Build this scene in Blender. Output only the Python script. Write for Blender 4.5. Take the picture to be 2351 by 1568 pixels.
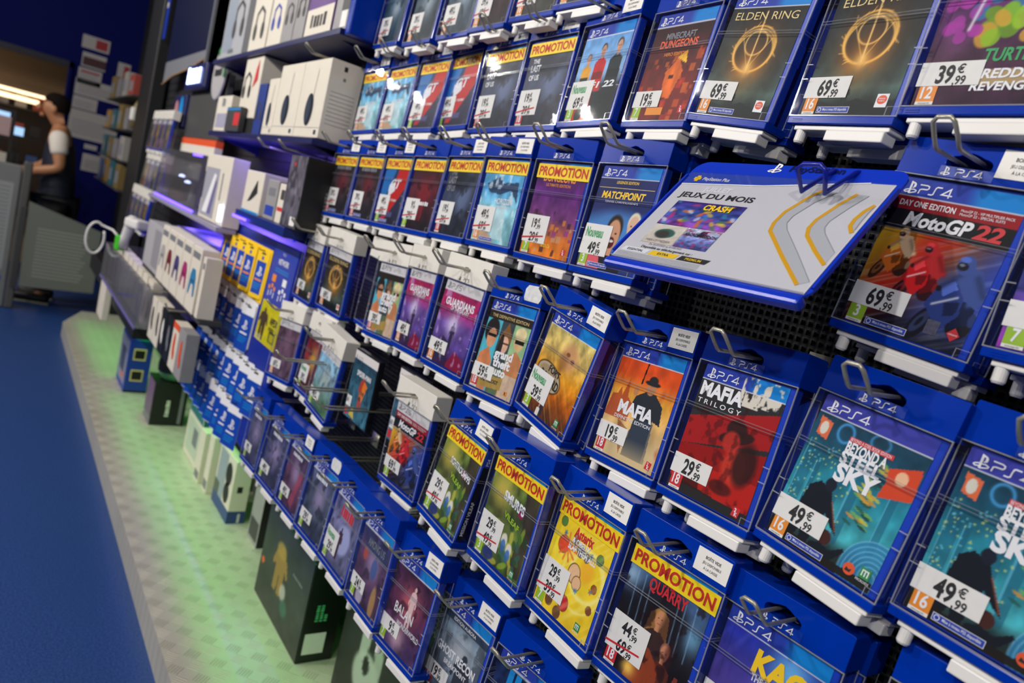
import bpy, bmesh, math, random
import numpy as np
from mathutils import Matrix, Vector, Euler

sc = bpy.context.scene
COL = sc.collection
for o in list(bpy.data.objects):
    bpy.data.objects.remove(o)
R = math.radians
FLOOR = 0.0
EYE = 1.45          # camera height above the floor

# ------------------------------------------------------------------ camera
yaw, pitch, roll = R(53.19237), R(7.57944), R(13.80884)
fw = Vector((-math.sin(yaw)*math.cos(pitch), math.cos(yaw)*math.cos(pitch), -math.sin(pitch)))
rt = Vector((math.cos(yaw), math.sin(yaw), 0))
up = rt.cross(fw)
right = math.cos(roll)*rt + math.sin(roll)*up
upv = -math.sin(roll)*rt + math.cos(roll)*up
cam = bpy.data.cameras.new('camera')
camo = bpy.data.objects.new('camera', cam)
COL.objects.link(camo)
m = Matrix.Identity(4)
for i in range(3):
    m[i][0], m[i][1], m[i][2] = right[i], upv[i], -fw[i]
m[2][3] = EYE
camo.matrix_world = m
cam.sensor_width = 36
cam.lens = 1672.74/2351*36
cam.clip_start = 0.02
cam.clip_end = 60
cam.dof.use_dof = True
cam.dof.focus_distance = 0.96
cam.dof.aperture_fstop = 4.4
cam.dof.aperture_blades = 7
sc.camera = camo

# ------------------------------------------------------------------ view, world, lights
sc.view_settings.view_transform = 'Standard'
sc.view_settings.look = 'None'
sc.view_settings.gamma = 1
sc.view_settings.use_curve_mapping = False
sc.view_settings.exposure = 0.0
w = bpy.data.worlds.new('world')
sc.world = w
w.use_nodes = True
w.node_tree.nodes['Background'].inputs[0].default_value = (0.75, 0.78, 0.9, 1)
w.node_tree.nodes['Background'].inputs[1].default_value = 0.065
sc.cycles.max_bounces = 10
sc.cycles.transparent_max_bounces = 24
sc.cycles.sample_clamp_indirect = 4

def area(name, loc, target, sx, sy, power, col=(1, .95, .88), spread=180):
    l = bpy.data.lights.new(name, 'AREA')
    l.shape = 'RECTANGLE'; l.size = sx; l.size_y = sy; l.energy = power; l.color = col
    l.spread = R(spread)
    o = bpy.data.objects.new(name, l)
    COL.objects.link(o)
    o.location = loc
    d = Vector(target) - Vector(loc)
    o.rotation_euler = d.to_track_quat('-Z', 'Y').to_euler()
    return o
CEIL = 3.25
for i, (lx, pw) in enumerate([(1.2, 30), (-0.8, 36), (-2.5, 37), (-4.1, 32), (-5.7, 26), (-7.2, 10)]):
    area('ceiling_spot_light', (lx, -1.75, CEIL-.12), (lx-.1, 0.85, 1.45), .085, .085, pw)
for lx in (0.8, -3.3, -6.2):
    area('ceiling_fill_light', (lx, -3.1, CEIL-.1), (lx, 0.4, 0.9), .5, .12, 24, (1, .96, .92))  # added unseen fill, gives the case fronts more frontal light
area('mall_light', (-11.5, -1.0, 2.1), (-11.5, -.6, 0), 1.6, 2.2, 26, (1, .86, .68))
area('soffit_fill_light', (-9.7, -.9, 1.0), (-10.2, -.2, 2.2), .8, .5, 9, (1, .88, .7))  # added light out of view, brightens the soffit face
# green light line under the lowest merchandise rail, purple light lines of the middle shelf
GREEN = (.10, 1, .12)
# ------------------------------------------------------------------ materials
MATS = {}
def srgb(c):
    return tuple(((x/12.92) if x <= .04045 else ((x+.055)/1.055)**2.4) for x in c[:3])
def c255(r, g, b): return srgb((r/255, g/255, b/255))
def nt(name):
    mt = bpy.data.materials.new(name); mt.use_nodes = True
    t = mt.node_tree; return mt, t, t.nodes['Principled BSDF']
def mat(name, rgb, rough=.5, metal=0, spec=.5, noise=0.0, nscale=30, bump=0.0, emit=0, coat=0):
    if name in MATS: return MATS[name]
    mt, t, b = nt(name)
    c = c255(*rgb)
    b.inputs['Roughness'].default_value = rough
    b.inputs['Metallic'].default_value = metal
    b.inputs['Specular IOR Level'].default_value = spec
    b.inputs['Coat Weight'].default_value = coat
    b.inputs['Base Color'].default_value = (*c, 1)
    if noise or bump:
        tc = t.nodes.new('ShaderNodeTexCoord')
        n = t.nodes.new('ShaderNodeTexNoise'); n.inputs['Scale'].default_value = nscale
        n.inputs['Detail'].default_value = 5
        t.links.new(tc.outputs['Object'], n.inputs['Vector'])
        if noise:
            r = t.nodes.new('ShaderNodeValToRGB')
            r.color_ramp.elements[0].color = (*[x*(1-noise) for x in c], 1)
            r.color_ramp.elements[1].color = (*[min(1, x*(1+noise)) for x in c], 1)
            r.color_ramp.elements[0].position = .3; r.color_ramp.elements[1].position = .7
            t.links.new(n.outputs['Fac'], r.inputs[0]); t.links.new(r.outputs[0], b.inputs['Base Color'])
        if bump:
            bp = t.nodes.new('ShaderNodeBump'); bp.inputs['Strength'].default_value = bump
            bp.inputs['Distance'].default_value = .002
            t.links.new(n.outputs['Fac'], bp.inputs['Height']); t.links.new(bp.outputs[0], b.inputs['Normal'])
    if emit:
        b.inputs['Emission Color'].default_value = (*c, 1)
        b.inputs['Emission Strength'].default_value = emit
    MATS[name] = mt
    return mt
def clear(name, tint=(1, 1, 1), haze=.03, rough=.04, refl=.06, hazecol=(.8, .82, .9)):
    if name in MATS: return MATS[name]
    mt = bpy.data.materials.new(name); mt.use_nodes = True
    t = mt.node_tree; t.nodes.clear()
    out = t.nodes.new('ShaderNodeOutputMaterial')
    tr = t.nodes.new('ShaderNodeBsdfTransparent'); tr.inputs[0].default_value = (*tint, 1)
    df = t.nodes.new('ShaderNodeBsdfDiffuse'); df.inputs[0].default_value = (*hazecol, 1)
    gl = t.nodes.new('ShaderNodeBsdfGlossy'); gl.inputs['Roughness'].default_value = rough
    tc = t.nodes.new('ShaderNodeTexCoord')
    n = t.nodes.new('ShaderNodeTexNoise'); n.inputs['Scale'].default_value = 14; n.inputs['Detail'].default_value = 3
    bp = t.nodes.new('ShaderNodeBump'); bp.inputs['Strength'].default_value = .03; bp.inputs['Distance'].default_value = .008
    t.links.new(tc.outputs['Object'], n.inputs['Vector'])
    t.links.new(n.outputs['Fac'], bp.inputs['Height']); t.links.new(bp.outputs[0], gl.inputs['Normal'])
    m1 = t.nodes.new('ShaderNodeMixShader'); m1.inputs[0].default_value = haze
    m2 = t.nodes.new('ShaderNodeMixShader')
    lw = t.nodes.new('ShaderNodeLayerWeight')
    pw = t.nodes.new('ShaderNodeMath'); pw.operation = 'POWER'; pw.inputs[1].default_value = 5
    mx = t.nodes.new('ShaderNodeMath'); mx.operation = 'MULTIPLY_ADD'; mx.inputs[1].default_value = .6; mx.inputs[2].default_value = refl
    mx.use_clamp = True
    t.links.new(lw.outputs['Facing'], pw.inputs[0]); t.links.new(pw.outputs[0], mx.inputs[0]); t.links.new(mx.outputs[0], m2.inputs[0])
    t.links.new(tr.outputs[0], m1.inputs[1]); t.links.new(df.outputs[0], m1.inputs[2])
    t.links.new(m1.outputs[0], m2.inputs[1]); t.links.new(gl.outputs[0], m2.inputs[2])
    t.links.new(m2.outputs[0], out.inputs[0])
    MATS[name] = mt
    return mt
def art_mat():
    if 'printed_cover' in MATS: return MATS['printed_cover']
    mt, t, b = nt('printed_cover')
    a = t.nodes.new('ShaderNodeVertexColor'); a.layer_name = 'ink'
    t.links.new(a.outputs['Color'], b.inputs['Base Color'])
    b.inputs['Roughness'].default_value = .34
    b.inputs['Specular IOR Level'].default_value = .12
    MATS['printed_cover'] = mt
    return mt

M = {}
M['blue'] = mat('hanger_blue', (0, 48, 160), .22, spec=.16, noise=.06, nscale=25)
M['white_pl'] = mat('white_plastic', (226, 224, 222), .35)
M['white_hd'] = mat('hanger_white', (226, 222, 214), .4, noise=.03)
M['keep'] = mat('keep_case_blue', (22, 62, 186), .22, coat=.3)
M['keep_dk'] = mat('keep_case_dark', (24, 24, 30), .25)
M['clear'] = clear('clear_plastic', (.94, .95, .97), .005, .03, .028)
M['edge'] = clear('clear_plastic_edge', (.82, .84, .88), .22, .12, .12, (.9, .91, .95))
M['seam'] = clear('clear_plastic_seam', (.88, .89, .92), .10, .10, .14, (.85, .87, .92))
M['acryl'] = clear('acrylic_sheet', (.93, .93, .97), .05, .06, .08, (.72, .7, .8))
M['steel'] = mat('hook_steel', (176, 172, 158), .32, metal=.5, noise=.12, nscale=60)
M['bwire'] = mat('hook_blue', (10, 30, 150), .3)
M['paper'] = mat('sticker_paper', (232, 230, 226), .6, noise=.02, nscale=80)
M['ink'] = mat('ink_black', (22, 22, 26), .6)
M['red'] = mat('ink_red', (205, 30, 40), .55)
M['promo'] = mat('promo_yellow', (252, 218, 8), .5, noise=.02)
M['promored'] = mat('promo_red', (200, 40, 22), .55)
M['green'] = mat('ink_green', (52, 160, 92), .6)
M['white'] = mat('ink_white', (236, 236, 240), .5)
M['cream'] = mat('ink_cream', (222, 196, 130), .5)
M['blueink'] = mat('ink_blue', (28, 62, 170), .5)
M['skyink'] = mat('ink_sky', (20, 140, 215), .4)
M['orange'] = mat('ink_orange', (235, 140, 30), .5)
M['lime'] = mat('ink_lime', (150, 190, 30), .5)
M['yellow'] = mat('ink_yellow', (250, 205, 20), .5)
M['ored'] = mat('ink_orange_red', (228, 84, 34), .5)
M['grey'] = mat('ink_grey', (120, 122, 130), .5)
M['black'] = mat('black_plastic', (20, 20, 22), .45, noise=.1)
M['dkgrey'] = mat('dark_grey', (60, 60, 62), .5, noise=.05)
M['boxwhite'] = mat('carton_white', (222, 214, 200), .55, noise=.02)
M['boxgrey'] = mat('carton_grey', (150, 148, 150), .5, noise=.05)
M['boxblack'] = mat('carton_black', (18, 20, 20), .4, noise=.1)
M['navy'] = mat('navy_paint', (14, 22, 84), .4, noise=.05)

# ------------------------------------------------------------------ mesh builder
class MB:
    def __init__(s):
        s.v, s.f, s.mi, s.mats = [], [], [], []
    def m(s, mt):
        if mt not in s.mats: s.mats.append(mt)
        return s.mats.index(mt)
    def face(s, pts, mt):
        b = len(s.v); s.v += [tuple(p) for p in pts]
        s.f.append(tuple(range(b, b+len(pts)))); s.mi.append(s.m(mt))
    def mesh(s, verts, faces, mt):
        b = len(s.v); s.v += [tuple(p) for p in verts]; k = s.m(mt)
        for f in faces: s.f.append(tuple(b+i for i in f)); s.mi.append(k)
    def box(s, x0, x1, y0, y1, z0, z1, mt, skip=''):
        V = [(x0,y0,z0),(x1,y0,z0),(x1,y1,z0),(x0,y1,z0),(x0,y0,z1),(x1,y0,z1),(x1,y1,z1),(x0,y1,z1)]
        F = {'b':(0,3,2,1),'t':(4,5,6,7),'f':(0,1,5,4),'k':(2,3,7,6),'l':(3,0,4,7),'r':(1,2,6,5)}
        s.mesh(V, [f for k, f in F.items() if k not in skip], mt)
    def chamfer(s, x0, x1, y0, y1, z0, z1, c, mt):
        bm = bmesh.new(); bmesh.ops.create_cube(bm, size=1)
        for v in bm.verts:
            v.co = Vector(((x0+x1)/2+v.co.x*(x1-x0), (y0+y1)/2+v.co.y*(y1-y0), (z0+z1)/2+v.co.z*(z1-z0)))
        bmesh.ops.bevel(bm, geom=bm.edges[:], offset=c, segments=2, affect='EDGES', profile=.5)
        s.bm(bm, mt)
    def bm(s, bm, mt):
        bm.verts.index_update()
        s.mesh([v.co[:] for v in bm.verts], [tuple(v.index for v in f.verts) for f in bm.faces], mt); bm.free()
    def rect(s, x0, x1, z0, z1, y, mt):
        s.face([(x0,y,z0),(x1,y,z0),(x1,y,z1),(x0,y,z1)], mt)
    def slab(s, x0, x1, z0, z1, y, mt, t=.0004):
        s.box(x0, x1, y-t, y, z0, z1, mt, 'k')
    def poly(s, pts, y, mt):
        s.face([(p[0], y, p[1]) for p in pts], mt)
    def tube(s, pts, r, mt, n=8, cap=True):
        pts = [Vector(p) for p in pts]; rs = r if isinstance(r, (list, tuple)) else [r]*len(pts)
        prev = None; base = len(s.v); k = s.m(mt)
        for i, p in enumerate(pts):
            a = pts[max(0, i-1)]; b = pts[min(len(pts)-1, i+1)]
            d = (b-a).normalized()
            if prev is None:
                q = d.orthogonal().normalized()
            else:
                q = (prev - d*prev.dot(d)).normalized()
            prev = q; q2 = d.cross(q)
            for j in range(n):
                t = 2*math.pi*j/n
                s.v.append(tuple(p + (q*math.cos(t)+q2*math.sin(t))*rs[i]))
        for i in range(len(pts)-1):
            for j in range(n):
                a = base+i*n+j; b = base+i*n+(j+1)%n
                s.f.append((a, b, b+n, a+n)); s.mi.append(k)
        if cap:
            s.f.append(tuple(base+j for j in range(n-1, -1, -1))); s.mi.append(k)
            e = base+(len(pts)-1)*n
            s.f.append(tuple(e+j for j in range(n))); s.mi.append(k)
    def lathe(s, prof, mt, n=20, cx=0, cy=0, cz=0, axis='z'):
        base = len(s.v); k = s.m(mt)
        for (r, h) in prof:
            for j in range(n):
                t = 2*math.pi*j/n
                p = (r*math.cos(t), r*math.sin(t), h)
                if axis == 'y': p = (p[0], p[2], p[1])
                s.v.append((cx+p[0], cy+p[1], cz+p[2]))
        for i in range(len(prof)-1):
            for j in range(n):
                a = base+i*n+j; b = base+i*n+(j+1)%n
                s.f.append((a, b, b+n, a+n) if axis == 'z' else (a, a+n, b+n, b)); s.mi.append(k)
    def ell(s, cx, cz, rx, rz, y, mt, n=28):
        s.poly([(cx+rx*math.cos(2*math.pi*i/n), cz+rz*math.sin(2*math.pi*i/n)) for i in range(n)], y, mt)
    def ribbon(s, pts, wd, y, mt):
        n = len(pts); L = []; Rr = []
        for i in range(n):
            p = Vector(pts[i])
            d0 = (Vector(pts[i])-Vector(pts[i-1])).normalized() if i else None
            d1 = (Vector(pts[i+1])-Vector(pts[i])).normalized() if i < n-1 else None
            if d0 is None: d0 = d1
            if d1 is None: d1 = d0
            t = (d0+d1); t = t.normalized() if t.length > 1e-6 else d1
            nn = Vector((-t.y, t.x)); k = wd/2/max(.35, nn.dot(Vector((-d1.y, d1.x))))
            L.append(p+nn*k); Rr.append(p-nn*k)
        for i in range(n-1):
            s.face([(Rr[i].x,y,Rr[i].y),(Rr[i+1].x,y,Rr[i+1].y),(L[i+1].x,y,L[i+1].y),(L[i].x,y,L[i].y)], mt)
    def text(s, st, x, z, h, mt, y=0, bold=0, sx=1, align='L', slant=0, rise=0):
        V, F, wd = glyphs(st, bold)
        k = h/CAPH; ox = x - (wd*k*sx*(.5 if align == 'C' else 1 if align == 'R' else 0))
        s.mesh([(ox+(a*sx+b*slant)*k, y, z+b*k+a*k*sx*rise) for a, b in V], F, mt)
        return wd*k*sx
    def blocks(s, n, x, z, wd, h, mt, y=0, align='L'):
        """a line of print too small or soft to read"""
        if align == 'C': x -= wd/2
        p = wd/n
        for i in range(n):
            k = .62+.2*((i*5) % 3)/2
            s.rect(x+i*p, x+i*p+p*k, z, z+h*(1 if i % 4 else 1.12), y, mt)
    def build(s, name, parent=None, smooth=False):
        me = bpy.data.meshes.new(name)
        me.from_pydata(s.v, [], s.f)
        for mt in s.mats: me.materials.append(mt)
        me.polygons.foreach_set('material_index', s.mi)
        if smooth: me.polygons.foreach_set('use_smooth', [True]*len(s.f))
        me.update()
        return link(name, me, parent)
def link(name, me, parent=None):
    o = bpy.data.objects.new(name, me); COL.objects.link(o)
    if parent: o.parent = parent
    return o
def tag(o, label=None, cat=None, group=None, kind=None):
    if label: o['label'] = label
    if cat: o['category'] = cat
    if group: o['group'] = group
    if kind: o['kind'] = kind
    return o
def thing(name, label, cat, loc=(0,0,0), group=None, mw=None, rz=0):
    o = bpy.data.objects.new(name, None); COL.objects.link(o); o.empty_display_size = .02
    if mw is not None: o.matrix_world = mw
    else: o.location = loc; o.rotation_euler = (0, 0, rz)
    return tag(o, label, cat, group)
GL = {}
def glyphs(st, bold=0):
    key = (st, bold)
    if key in GL: return GL[key]
    cu = bpy.data.curves.new('t', 'FONT'); cu.body = st; cu.size = 1; cu.offset = bold; cu.resolution_u = 3
    cu.fill_mode = 'FRONT'
    ob = bpy.data.objects.new('t', cu); COL.objects.link(ob)
    dg = bpy.context.evaluated_depsgraph_get(); ev = ob.evaluated_get(dg)
    me = ev.to_mesh()
    V = [(v.co.x, v.co.y) for v in me.vertices]
    F = []
    for p in me.polygons:
        ids = list(p.vertices)
        if p.normal.z < 0: ids.reverse()
        F.append(tuple(ids))
    ev.to_mesh_clear(); bpy.data.objects.remove(ob); bpy.data.curves.remove(cu)
    xs = [a for a, b in V] or [0]
    x0 = min(xs); V = [(a-x0, b) for a, b in V]
    GL[key] = (V, F, max(xs)-x0)
    return GL[key]
CAPH = 1.0
CAPH = max(b for a, b in glyphs('H')[0])
def fillcurve(name, outer, holes, depth, mt, parent=None, bevel=0):
    """a plate cut from an outline in the x-z plane, depth along +y"""
    cu = bpy.data.curves.new('c', 'CURVE'); cu.dimensions = '2D'; cu.fill_mode = 'BOTH'
    cu.extrude = depth/2-bevel; cu.bevel_depth = bevel; cu.bevel_resolution = 1; cu.offset = -bevel
    for pts in [outer]+holes:
        sp = cu.splines.new('POLY'); sp.points.add(len(pts)-1); sp.use_cyclic_u = True
        for p, q in zip(sp.points, pts): p.co = (q[0], q[1], 0, 1)
    ob = bpy.data.objects.new('c', cu); COL.objects.link(ob)
    ev = ob.evaluated_get(bpy.context.evaluated_depsgraph_get()); me = bpy.data.meshes.new_from_object(ev)
    bpy.data.objects.remove(ob); bpy.data.curves.remove(cu)
    n = len(me.vertices); a = np.zeros(n*3, np.float32); me.vertices.foreach_get('co', a); a = a.reshape(-1, 3)
    b = np.stack([a[:,0], -a[:,2]+depth/2, a[:,1]], 1)
    me.vertices.foreach_set('co', b.ravel()); me.name = name
    me.materials.clear(); me.materials.append(mt); me.update()
    return me
def me_to_mb(mb, me, mt, dx=0, dy=0, dz=0):
    mb.mesh([(v.co.x+dx, v.co.y+dy, v.co.z+dz) for v in me.vertices], [tuple(p.vertices) for p in me.polygons], mt)

# logos and wordmarks
def ps_symbol(mb, x, z, s, mt, y):
    T = lambda P: [(x+a*s, z+b*s) for a, b in P]
    mb.poly(T([(.38,.0),(.54,-.05),(.54,.93),(.38,.98)]), y, mt)
    mb.poly(T([(.54,.93),(.54,.80),(.66,.76),(.66,.46),(.80,.50),(.84,.62),(.82,.78),(.72,.88)]), y, mt)
    mb.poly(T([(.56,.46),(.66,.42),(.80,.50),(.66,.54)]), y, mt)
    mb.ribbon(T([(.38,.32),(.12,.22),(.05,.14),(.16,.07),(.38,.12)]), s*.085, y, mt)
    mb.ribbon(T([(.54,.30),(.78,.34),(.98,.26),(.96,.17),(.78,.10),(.54,.02)]), s*.085, y, mt)
def ps_word(mb, x, z, h, mt, y, d='4', wd=.13):
    T = lambda P: [(x+a*h*1.15, z+b*h) for a, b in P]
    mb.ribbon(T([(0,.94),(.66,.94),(.86,.86),(.88,.66),(.76,.52),(.28,.5),(.12,.42),(.08,.0)]), h*wd, y, mt)
    mb.ribbon(T([(2.05,.94),(1.62,.94),(1.5,.84),(1.46,.6),(1.42,.14),(1.3,.06),(.98,.06)]), h*wd, y, mt)
    if d == '4':
        mb.ribbon(T([(2.82,.0),(2.82,.94),(2.16,.26),(3.1,.26)]), h*wd, y, mt)
    else:
        mb.ribbon(T([(2.95,.94),(2.3,.94),(2.28,.54),(2.8,.52),(2.92,.4),(2.9,.14),(2.75,.06),(2.2,.06)]), h*wd, y, mt)
# ------------------------------------------------------------------ printed pictures: a fine mesh with ink colours per vertex
class Art:
    def __init__(s, n, seed=0, asp=161/131):
        s.nx, s.ny = n, int(n*asp)
        u = np.linspace(0, 1, s.nx); v = np.linspace(0, 1, s.ny)
        s.u, s.v = np.meshgrid(u, v); s.asp = asp
        s.c = np.zeros((s.ny, s.nx, 3)); s.rng = np.random.RandomState(seed+7)
    def put(s, a, col):
        a = np.clip(a, 0, 1)[..., None]; s.c = s.c*(1-a)+np.array(col)/255.*a
        return s
    def vgrad(s, stops):
        ps = [p for p, _ in stops]
        for k in range(3): s.c[..., k] = np.interp(s.v, ps, [c[k]/255. for _, c in stops])
        return s
    def noise(s, f):
        out = np.zeros_like(s.u); amp = 1
        for o in range(4):
            k = int(f*2**o)+2; g = s.rng.rand(k+2, k+2)
            x = s.u*k; y = s.v*k; i = np.clip(x.astype(int), 0, k); j = np.clip(y.astype(int), 0, k); a = x-i; b = y-j
            a = a*a*(3-2*a); b = b*b*(3-2*b)
            out += amp*((g[j,i]*(1-a)+g[j,i+1]*a)*(1-b)+(g[j+1,i]*(1-a)+g[j+1,i+1]*a)*b); amp *= .5
        return out/1.875
    def mottle(s, f, amp):
        s.c = np.clip(s.c*(1+amp*2*(s.noise(f)-.5))[..., None], 0, 1); return s
    def blotch(s, f, th, col, a=1, soft=.08):
        return s.put((s.noise(f)-th)/soft*a if a >= 1 else np.clip((s.noise(f)-th)/soft, 0, 1)*a, col)
    def soft(s, d, e): return np.clip(.5-d/e, 0, 1)
    def ell(s, cx, cy, rx, ry, col, a=1, e=.12, rot=0):
        x = s.u-cx; y = (s.v-cy)*s.asp; ry = ry*s.asp
        if rot: x, y = x*math.cos(rot)+y*math.sin(rot), y*math.cos(rot)-x*math.sin(rot)
        return s.put(a*s.soft(np.hypot(x/rx, y/ry)-1, e), col)
    def glow(s, cx, cy, r, col, a=1):
        d = np.hypot(s.u-cx, (s.v-cy)*s.asp)/r
        return s.put(a*np.exp(-d*d*2), col)
    def rect(s, x0, y0, x1, y1, col, a=1):
        return s.put(a*((s.u >= x0)&(s.u <= x1)&(s.v >= y0)&(s.v <= y1)), col)
    def poly(s, pts, col, a=1):
        ins = np.zeros_like(s.u, bool); n = len(pts)
        for i in range(n):
            x0, y0 = pts[i]; x1, y1 = pts[(i+1)%n]
            if y0 == y1: continue
            c = ((y0 > s.v) != (y1 > s.v)) & (s.u < (x1-x0)*(s.v-y0)/(y1-y0)+x0)
            ins ^= c
        return s.put(a*ins, col)
    def line(s, x0, y0, x1, y1, wd, col, a=1, soft=1):
        dx, dy = x1-x0, (y1-y0)*s.asp; px, py = s.u-x0, (s.v-y0)*s.asp
        t = np.clip((px*dx+py*dy)/(dx*dx+dy*dy+1e-9), 0, 1)
        d = np.hypot(px-t*dx, py-t*dy)
        return s.put(a*np.exp(-(d/wd)**2) if soft else a*(d < wd), col)
    def ring(s, cx, cy, rx, ry, wd, col, a=1):
        d = np.hypot((s.u-cx)/rx, (s.v-cy)/ry)-1
        return s.put(a*np.exp(-(d*rx/wd)**2), col)
    def streaks(s, ang, f, col, a):
        c, q = math.cos(ang), math.sin(ang); t = s.u*c+s.v*s.asp*q
        g = s.rng.rand(200); x = (t+2)*f; i = x.astype(int)%199; k = x-x.astype(int)
        return s.put(np.clip((g[i]*(1-k)+g[i+1]*k-.55)*3, 0, 1)*a*np.clip(s.noise(3)*1.6-.3, 0, 1), col)
    def specks(s, n, col, a=1, reg=(0, 0, 1, 1)):
        for _ in range(n):
            x = reg[0]+s.rng.rand()*(reg[2]-reg[0]); y = reg[1]+s.rng.rand()*(reg[3]-reg[1])
            s.ell(x, y, .006+.006*s.rng.rand(), .006, col, a, .6)
        return s
    def figure(s, cx, top, h, col, hat=None, skin=None, wide=1.0, arms=1):
        """a plain generic standing figure"""
        q = h/8.; wq = q*1.25*wide
        s.ell(cx, top+q*.6, wq*.36, q*.5, skin or col, 1, .15)
        s.poly([(cx-wq*1.0, top+q*1.5), (cx-wq*.3, top+q*1.05), (cx+wq*.3, top+q*1.05), (cx+wq*1.0, top+q*1.5), (cx+wq*.8, top+q*4.2), (cx-wq*.8, top+q*4.2)], col)
        if arms:
            s.poly([(cx-wq*1.0, top+q*1.5), (cx-wq*1.45, top+q*3.9), (cx-wq*1.1, top+q*4.1), (cx-wq*.6, top+q*2)], col)
            s.poly([(cx+wq*1.0, top+q*1.5), (cx+wq*1.45, top+q*3.9), (cx+wq*1.1, top+q*4.1), (cx+wq*.6, top+q*2)], col)
        s.poly([(cx-wq*.8, top+q*4), (cx, top+q*4), (cx-wq*.15, top+h), (cx-wq*.75, top+h)], col)
        s.poly([(cx, top+q*4), (cx+wq*.8, top+q*4), (cx+wq*.75, top+h), (cx+wq*.15, top+h)], col)
        if hat:
            s.ell(cx, top+q*.35, wq*.62, q*.14, hat, 1, .2); s.ell(cx, top+q*.12, wq*.36, q*.3, hat, 1, .2)
        return s
    def bust(s, cx, top, h, skin, hair, suit, suit2=None):
        """a plain generic head and shoulders"""
        q = h/3.
        s.poly([(cx-q*.95, top+h*1.25), (cx-q*.85, top+q*1.45), (cx-q*.3, top+q*1.15), (cx+q*.3, top+q*1.15), (cx+q*.85, top+q*1.45), (cx+q*.95, top+h*1.25)], suit)
        if suit2: s.rect(cx-q*.8, top+q*2.2, cx+q*.8, top+q*2.8, suit2)
        s.rect(cx-q*.17, top+q*.8, cx+q*.17, top+q*1.2, skin)
        s.ell(cx, top+q*.42, q*.42, q*.42, hair, 1, .2); s.ell(cx, top+q*.6, q*.36, q*.46, skin, 1, .15)
        s.ell(cx-q*.14, top+q*.55, q*.06, q*.03, (40, 30, 30), .8, .5); s.ell(cx+q*.14, top+q*.55, q*.06, q*.03, (40, 30, 30), .8, .5)
        s.ell(cx, top+q*.82, q*.12, q*.03, (150, 70, 60), .8, .5)
        return s
    def bike(s, cx, cy, r, body, rider, dark=(25, 25, 35)):
        """a plain generic motorcycle and rider coming towards the viewer, leaning into a bend"""
        hi = tuple(min(255, int(q*1.5+40)) for q in body); lo = tuple(int(q*.5) for q in body); mid = tuple(int(q*.72) for q in rider)
        s.ell(cx+r*.55, cy+r*.62, r*.34, r*.30, dark, 1, .1, .5)
        s.poly([(cx+r*.15, cy-r*.1), (cx+r*.75, cy+r*.1), (cx+r*.85, cy+r*.5), (cx+r*.3, cy+r*.75)], lo)
        s.ell(cx-r*.50, cy+r*.78, r*.26, r*.50, dark, 1, .08, .45); s.ell(cx-r*.52, cy+r*.76, r*.15, r*.32, tuple(int(q*.6+30) for q in body), .8, .15, .45); s.ell(cx-r*.53, cy+r*.76, r*.06, r*.14, dark, 1, .2, .45)
        s.poly([(cx-r*.62, cy+r*.35), (cx-r*.42, cy-r*.18), (cx-r*.02, cy-r*.38), (cx+r*.36, cy-r*.12), (cx+r*.42, cy+r*.42), (cx+r*.05, cy+r*.85), (cx-r*.25, cy+r*.62)], body)
        s.poly([(cx-r*.36, cy-r*.14), (cx-r*.04, cy-r*.34), (cx+r*.12, cy-r*.16), (cx-r*.2, cy+r*.08)], hi, .8)
        s.poly([(cx-r*.1, cy+r*.2), (cx+r*.34, cy+r*.1), (cx+r*.3, cy+r*.42), (cx+r*.02, cy+r*.5)], lo, .8); s.line(cx-r*.4, cy+r*.3, cx+r*.2, cy+r*.02, r*.035, (240, 240, 240), .8)
        s.poly([(cx-r*.05, cy-r*.38), (cx+r*.12, cy-r*.72), (cx+r*.55, cy-r*.66), (cx+r*.86, cy-r*.2), (cx+r*.8, cy+r*.18), (cx+r*.4, cy+r*.05)], rider)
        s.line(cx+r*.5, cy-r*.5, cx+r*.9, cy-r*.05, r*.10, mid, .9); s.line(cx+r*.9, cy-r*.05, cx+r*.55, cy+r*.12, r*.08, rider, .9); s.line(cx+r*.1, cy-r*.55, cx-r*.38, cy-r*.1, r*.08, mid, .9); s.ell(cx-r*.4, cy-r*.08, r*.08, r*.07, dark, 1, .3); s.ell(cx+r*.82, cy+r*.42, r*.10, r*.16, mid, 1, .2)
        s.ell(cx+r*.06, cy-r*.72, r*.25, r*.23, rider, 1, .1); s.ell(cx-r*.02, cy-r*.84, r*.15, r*.07, hi, .6, .4); s.ell(cx-r*.03, cy-r*.68, r*.16, r*.10, dark, 1, .2); s.ell(cx-r*.06, cy-r*.71, r*.08, r*.03, (190, 200, 220), .6, .4)
        return s
    def band(s, kind='ps4'):
        """platform band at the head of the sleeve"""
        h = .112
        if kind == 'ps4':
            s.rect(0, 0, 1, h, (40, 62, 165)); a = (s.v < h)*np.clip((s.u-.55)*8, 0, 1); s.put(a, (18, 130, 210))
        elif kind == 'ps4b':
            s.rect(0, 0, 1, h, (62, 66, 165))
        else:
            s.rect(0, 0, 1, h, (212, 208, 208))
        s.rect(0, h, 1, h+.006, (225, 225, 235), .9)
        return s
    def mesh(s, mb_name, x0, x1, z0, z1, y):
        nx, ny = s.nx, s.ny
        X = x0+s.u*(x1-x0); Z = z1-s.v*(z1-z0)
        co = np.stack([X.ravel(), np.full(X.size, y), Z.ravel()], 1).astype(np.float32)
        i, j = np.meshgrid(np.arange(nx-1), np.arange(ny-1)); b = (j*nx+i).ravel()
        F = np.stack([b+nx, b+nx+1, b+1, b], 1)
        return co, F, s.c.reshape(-1, 3)

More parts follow.
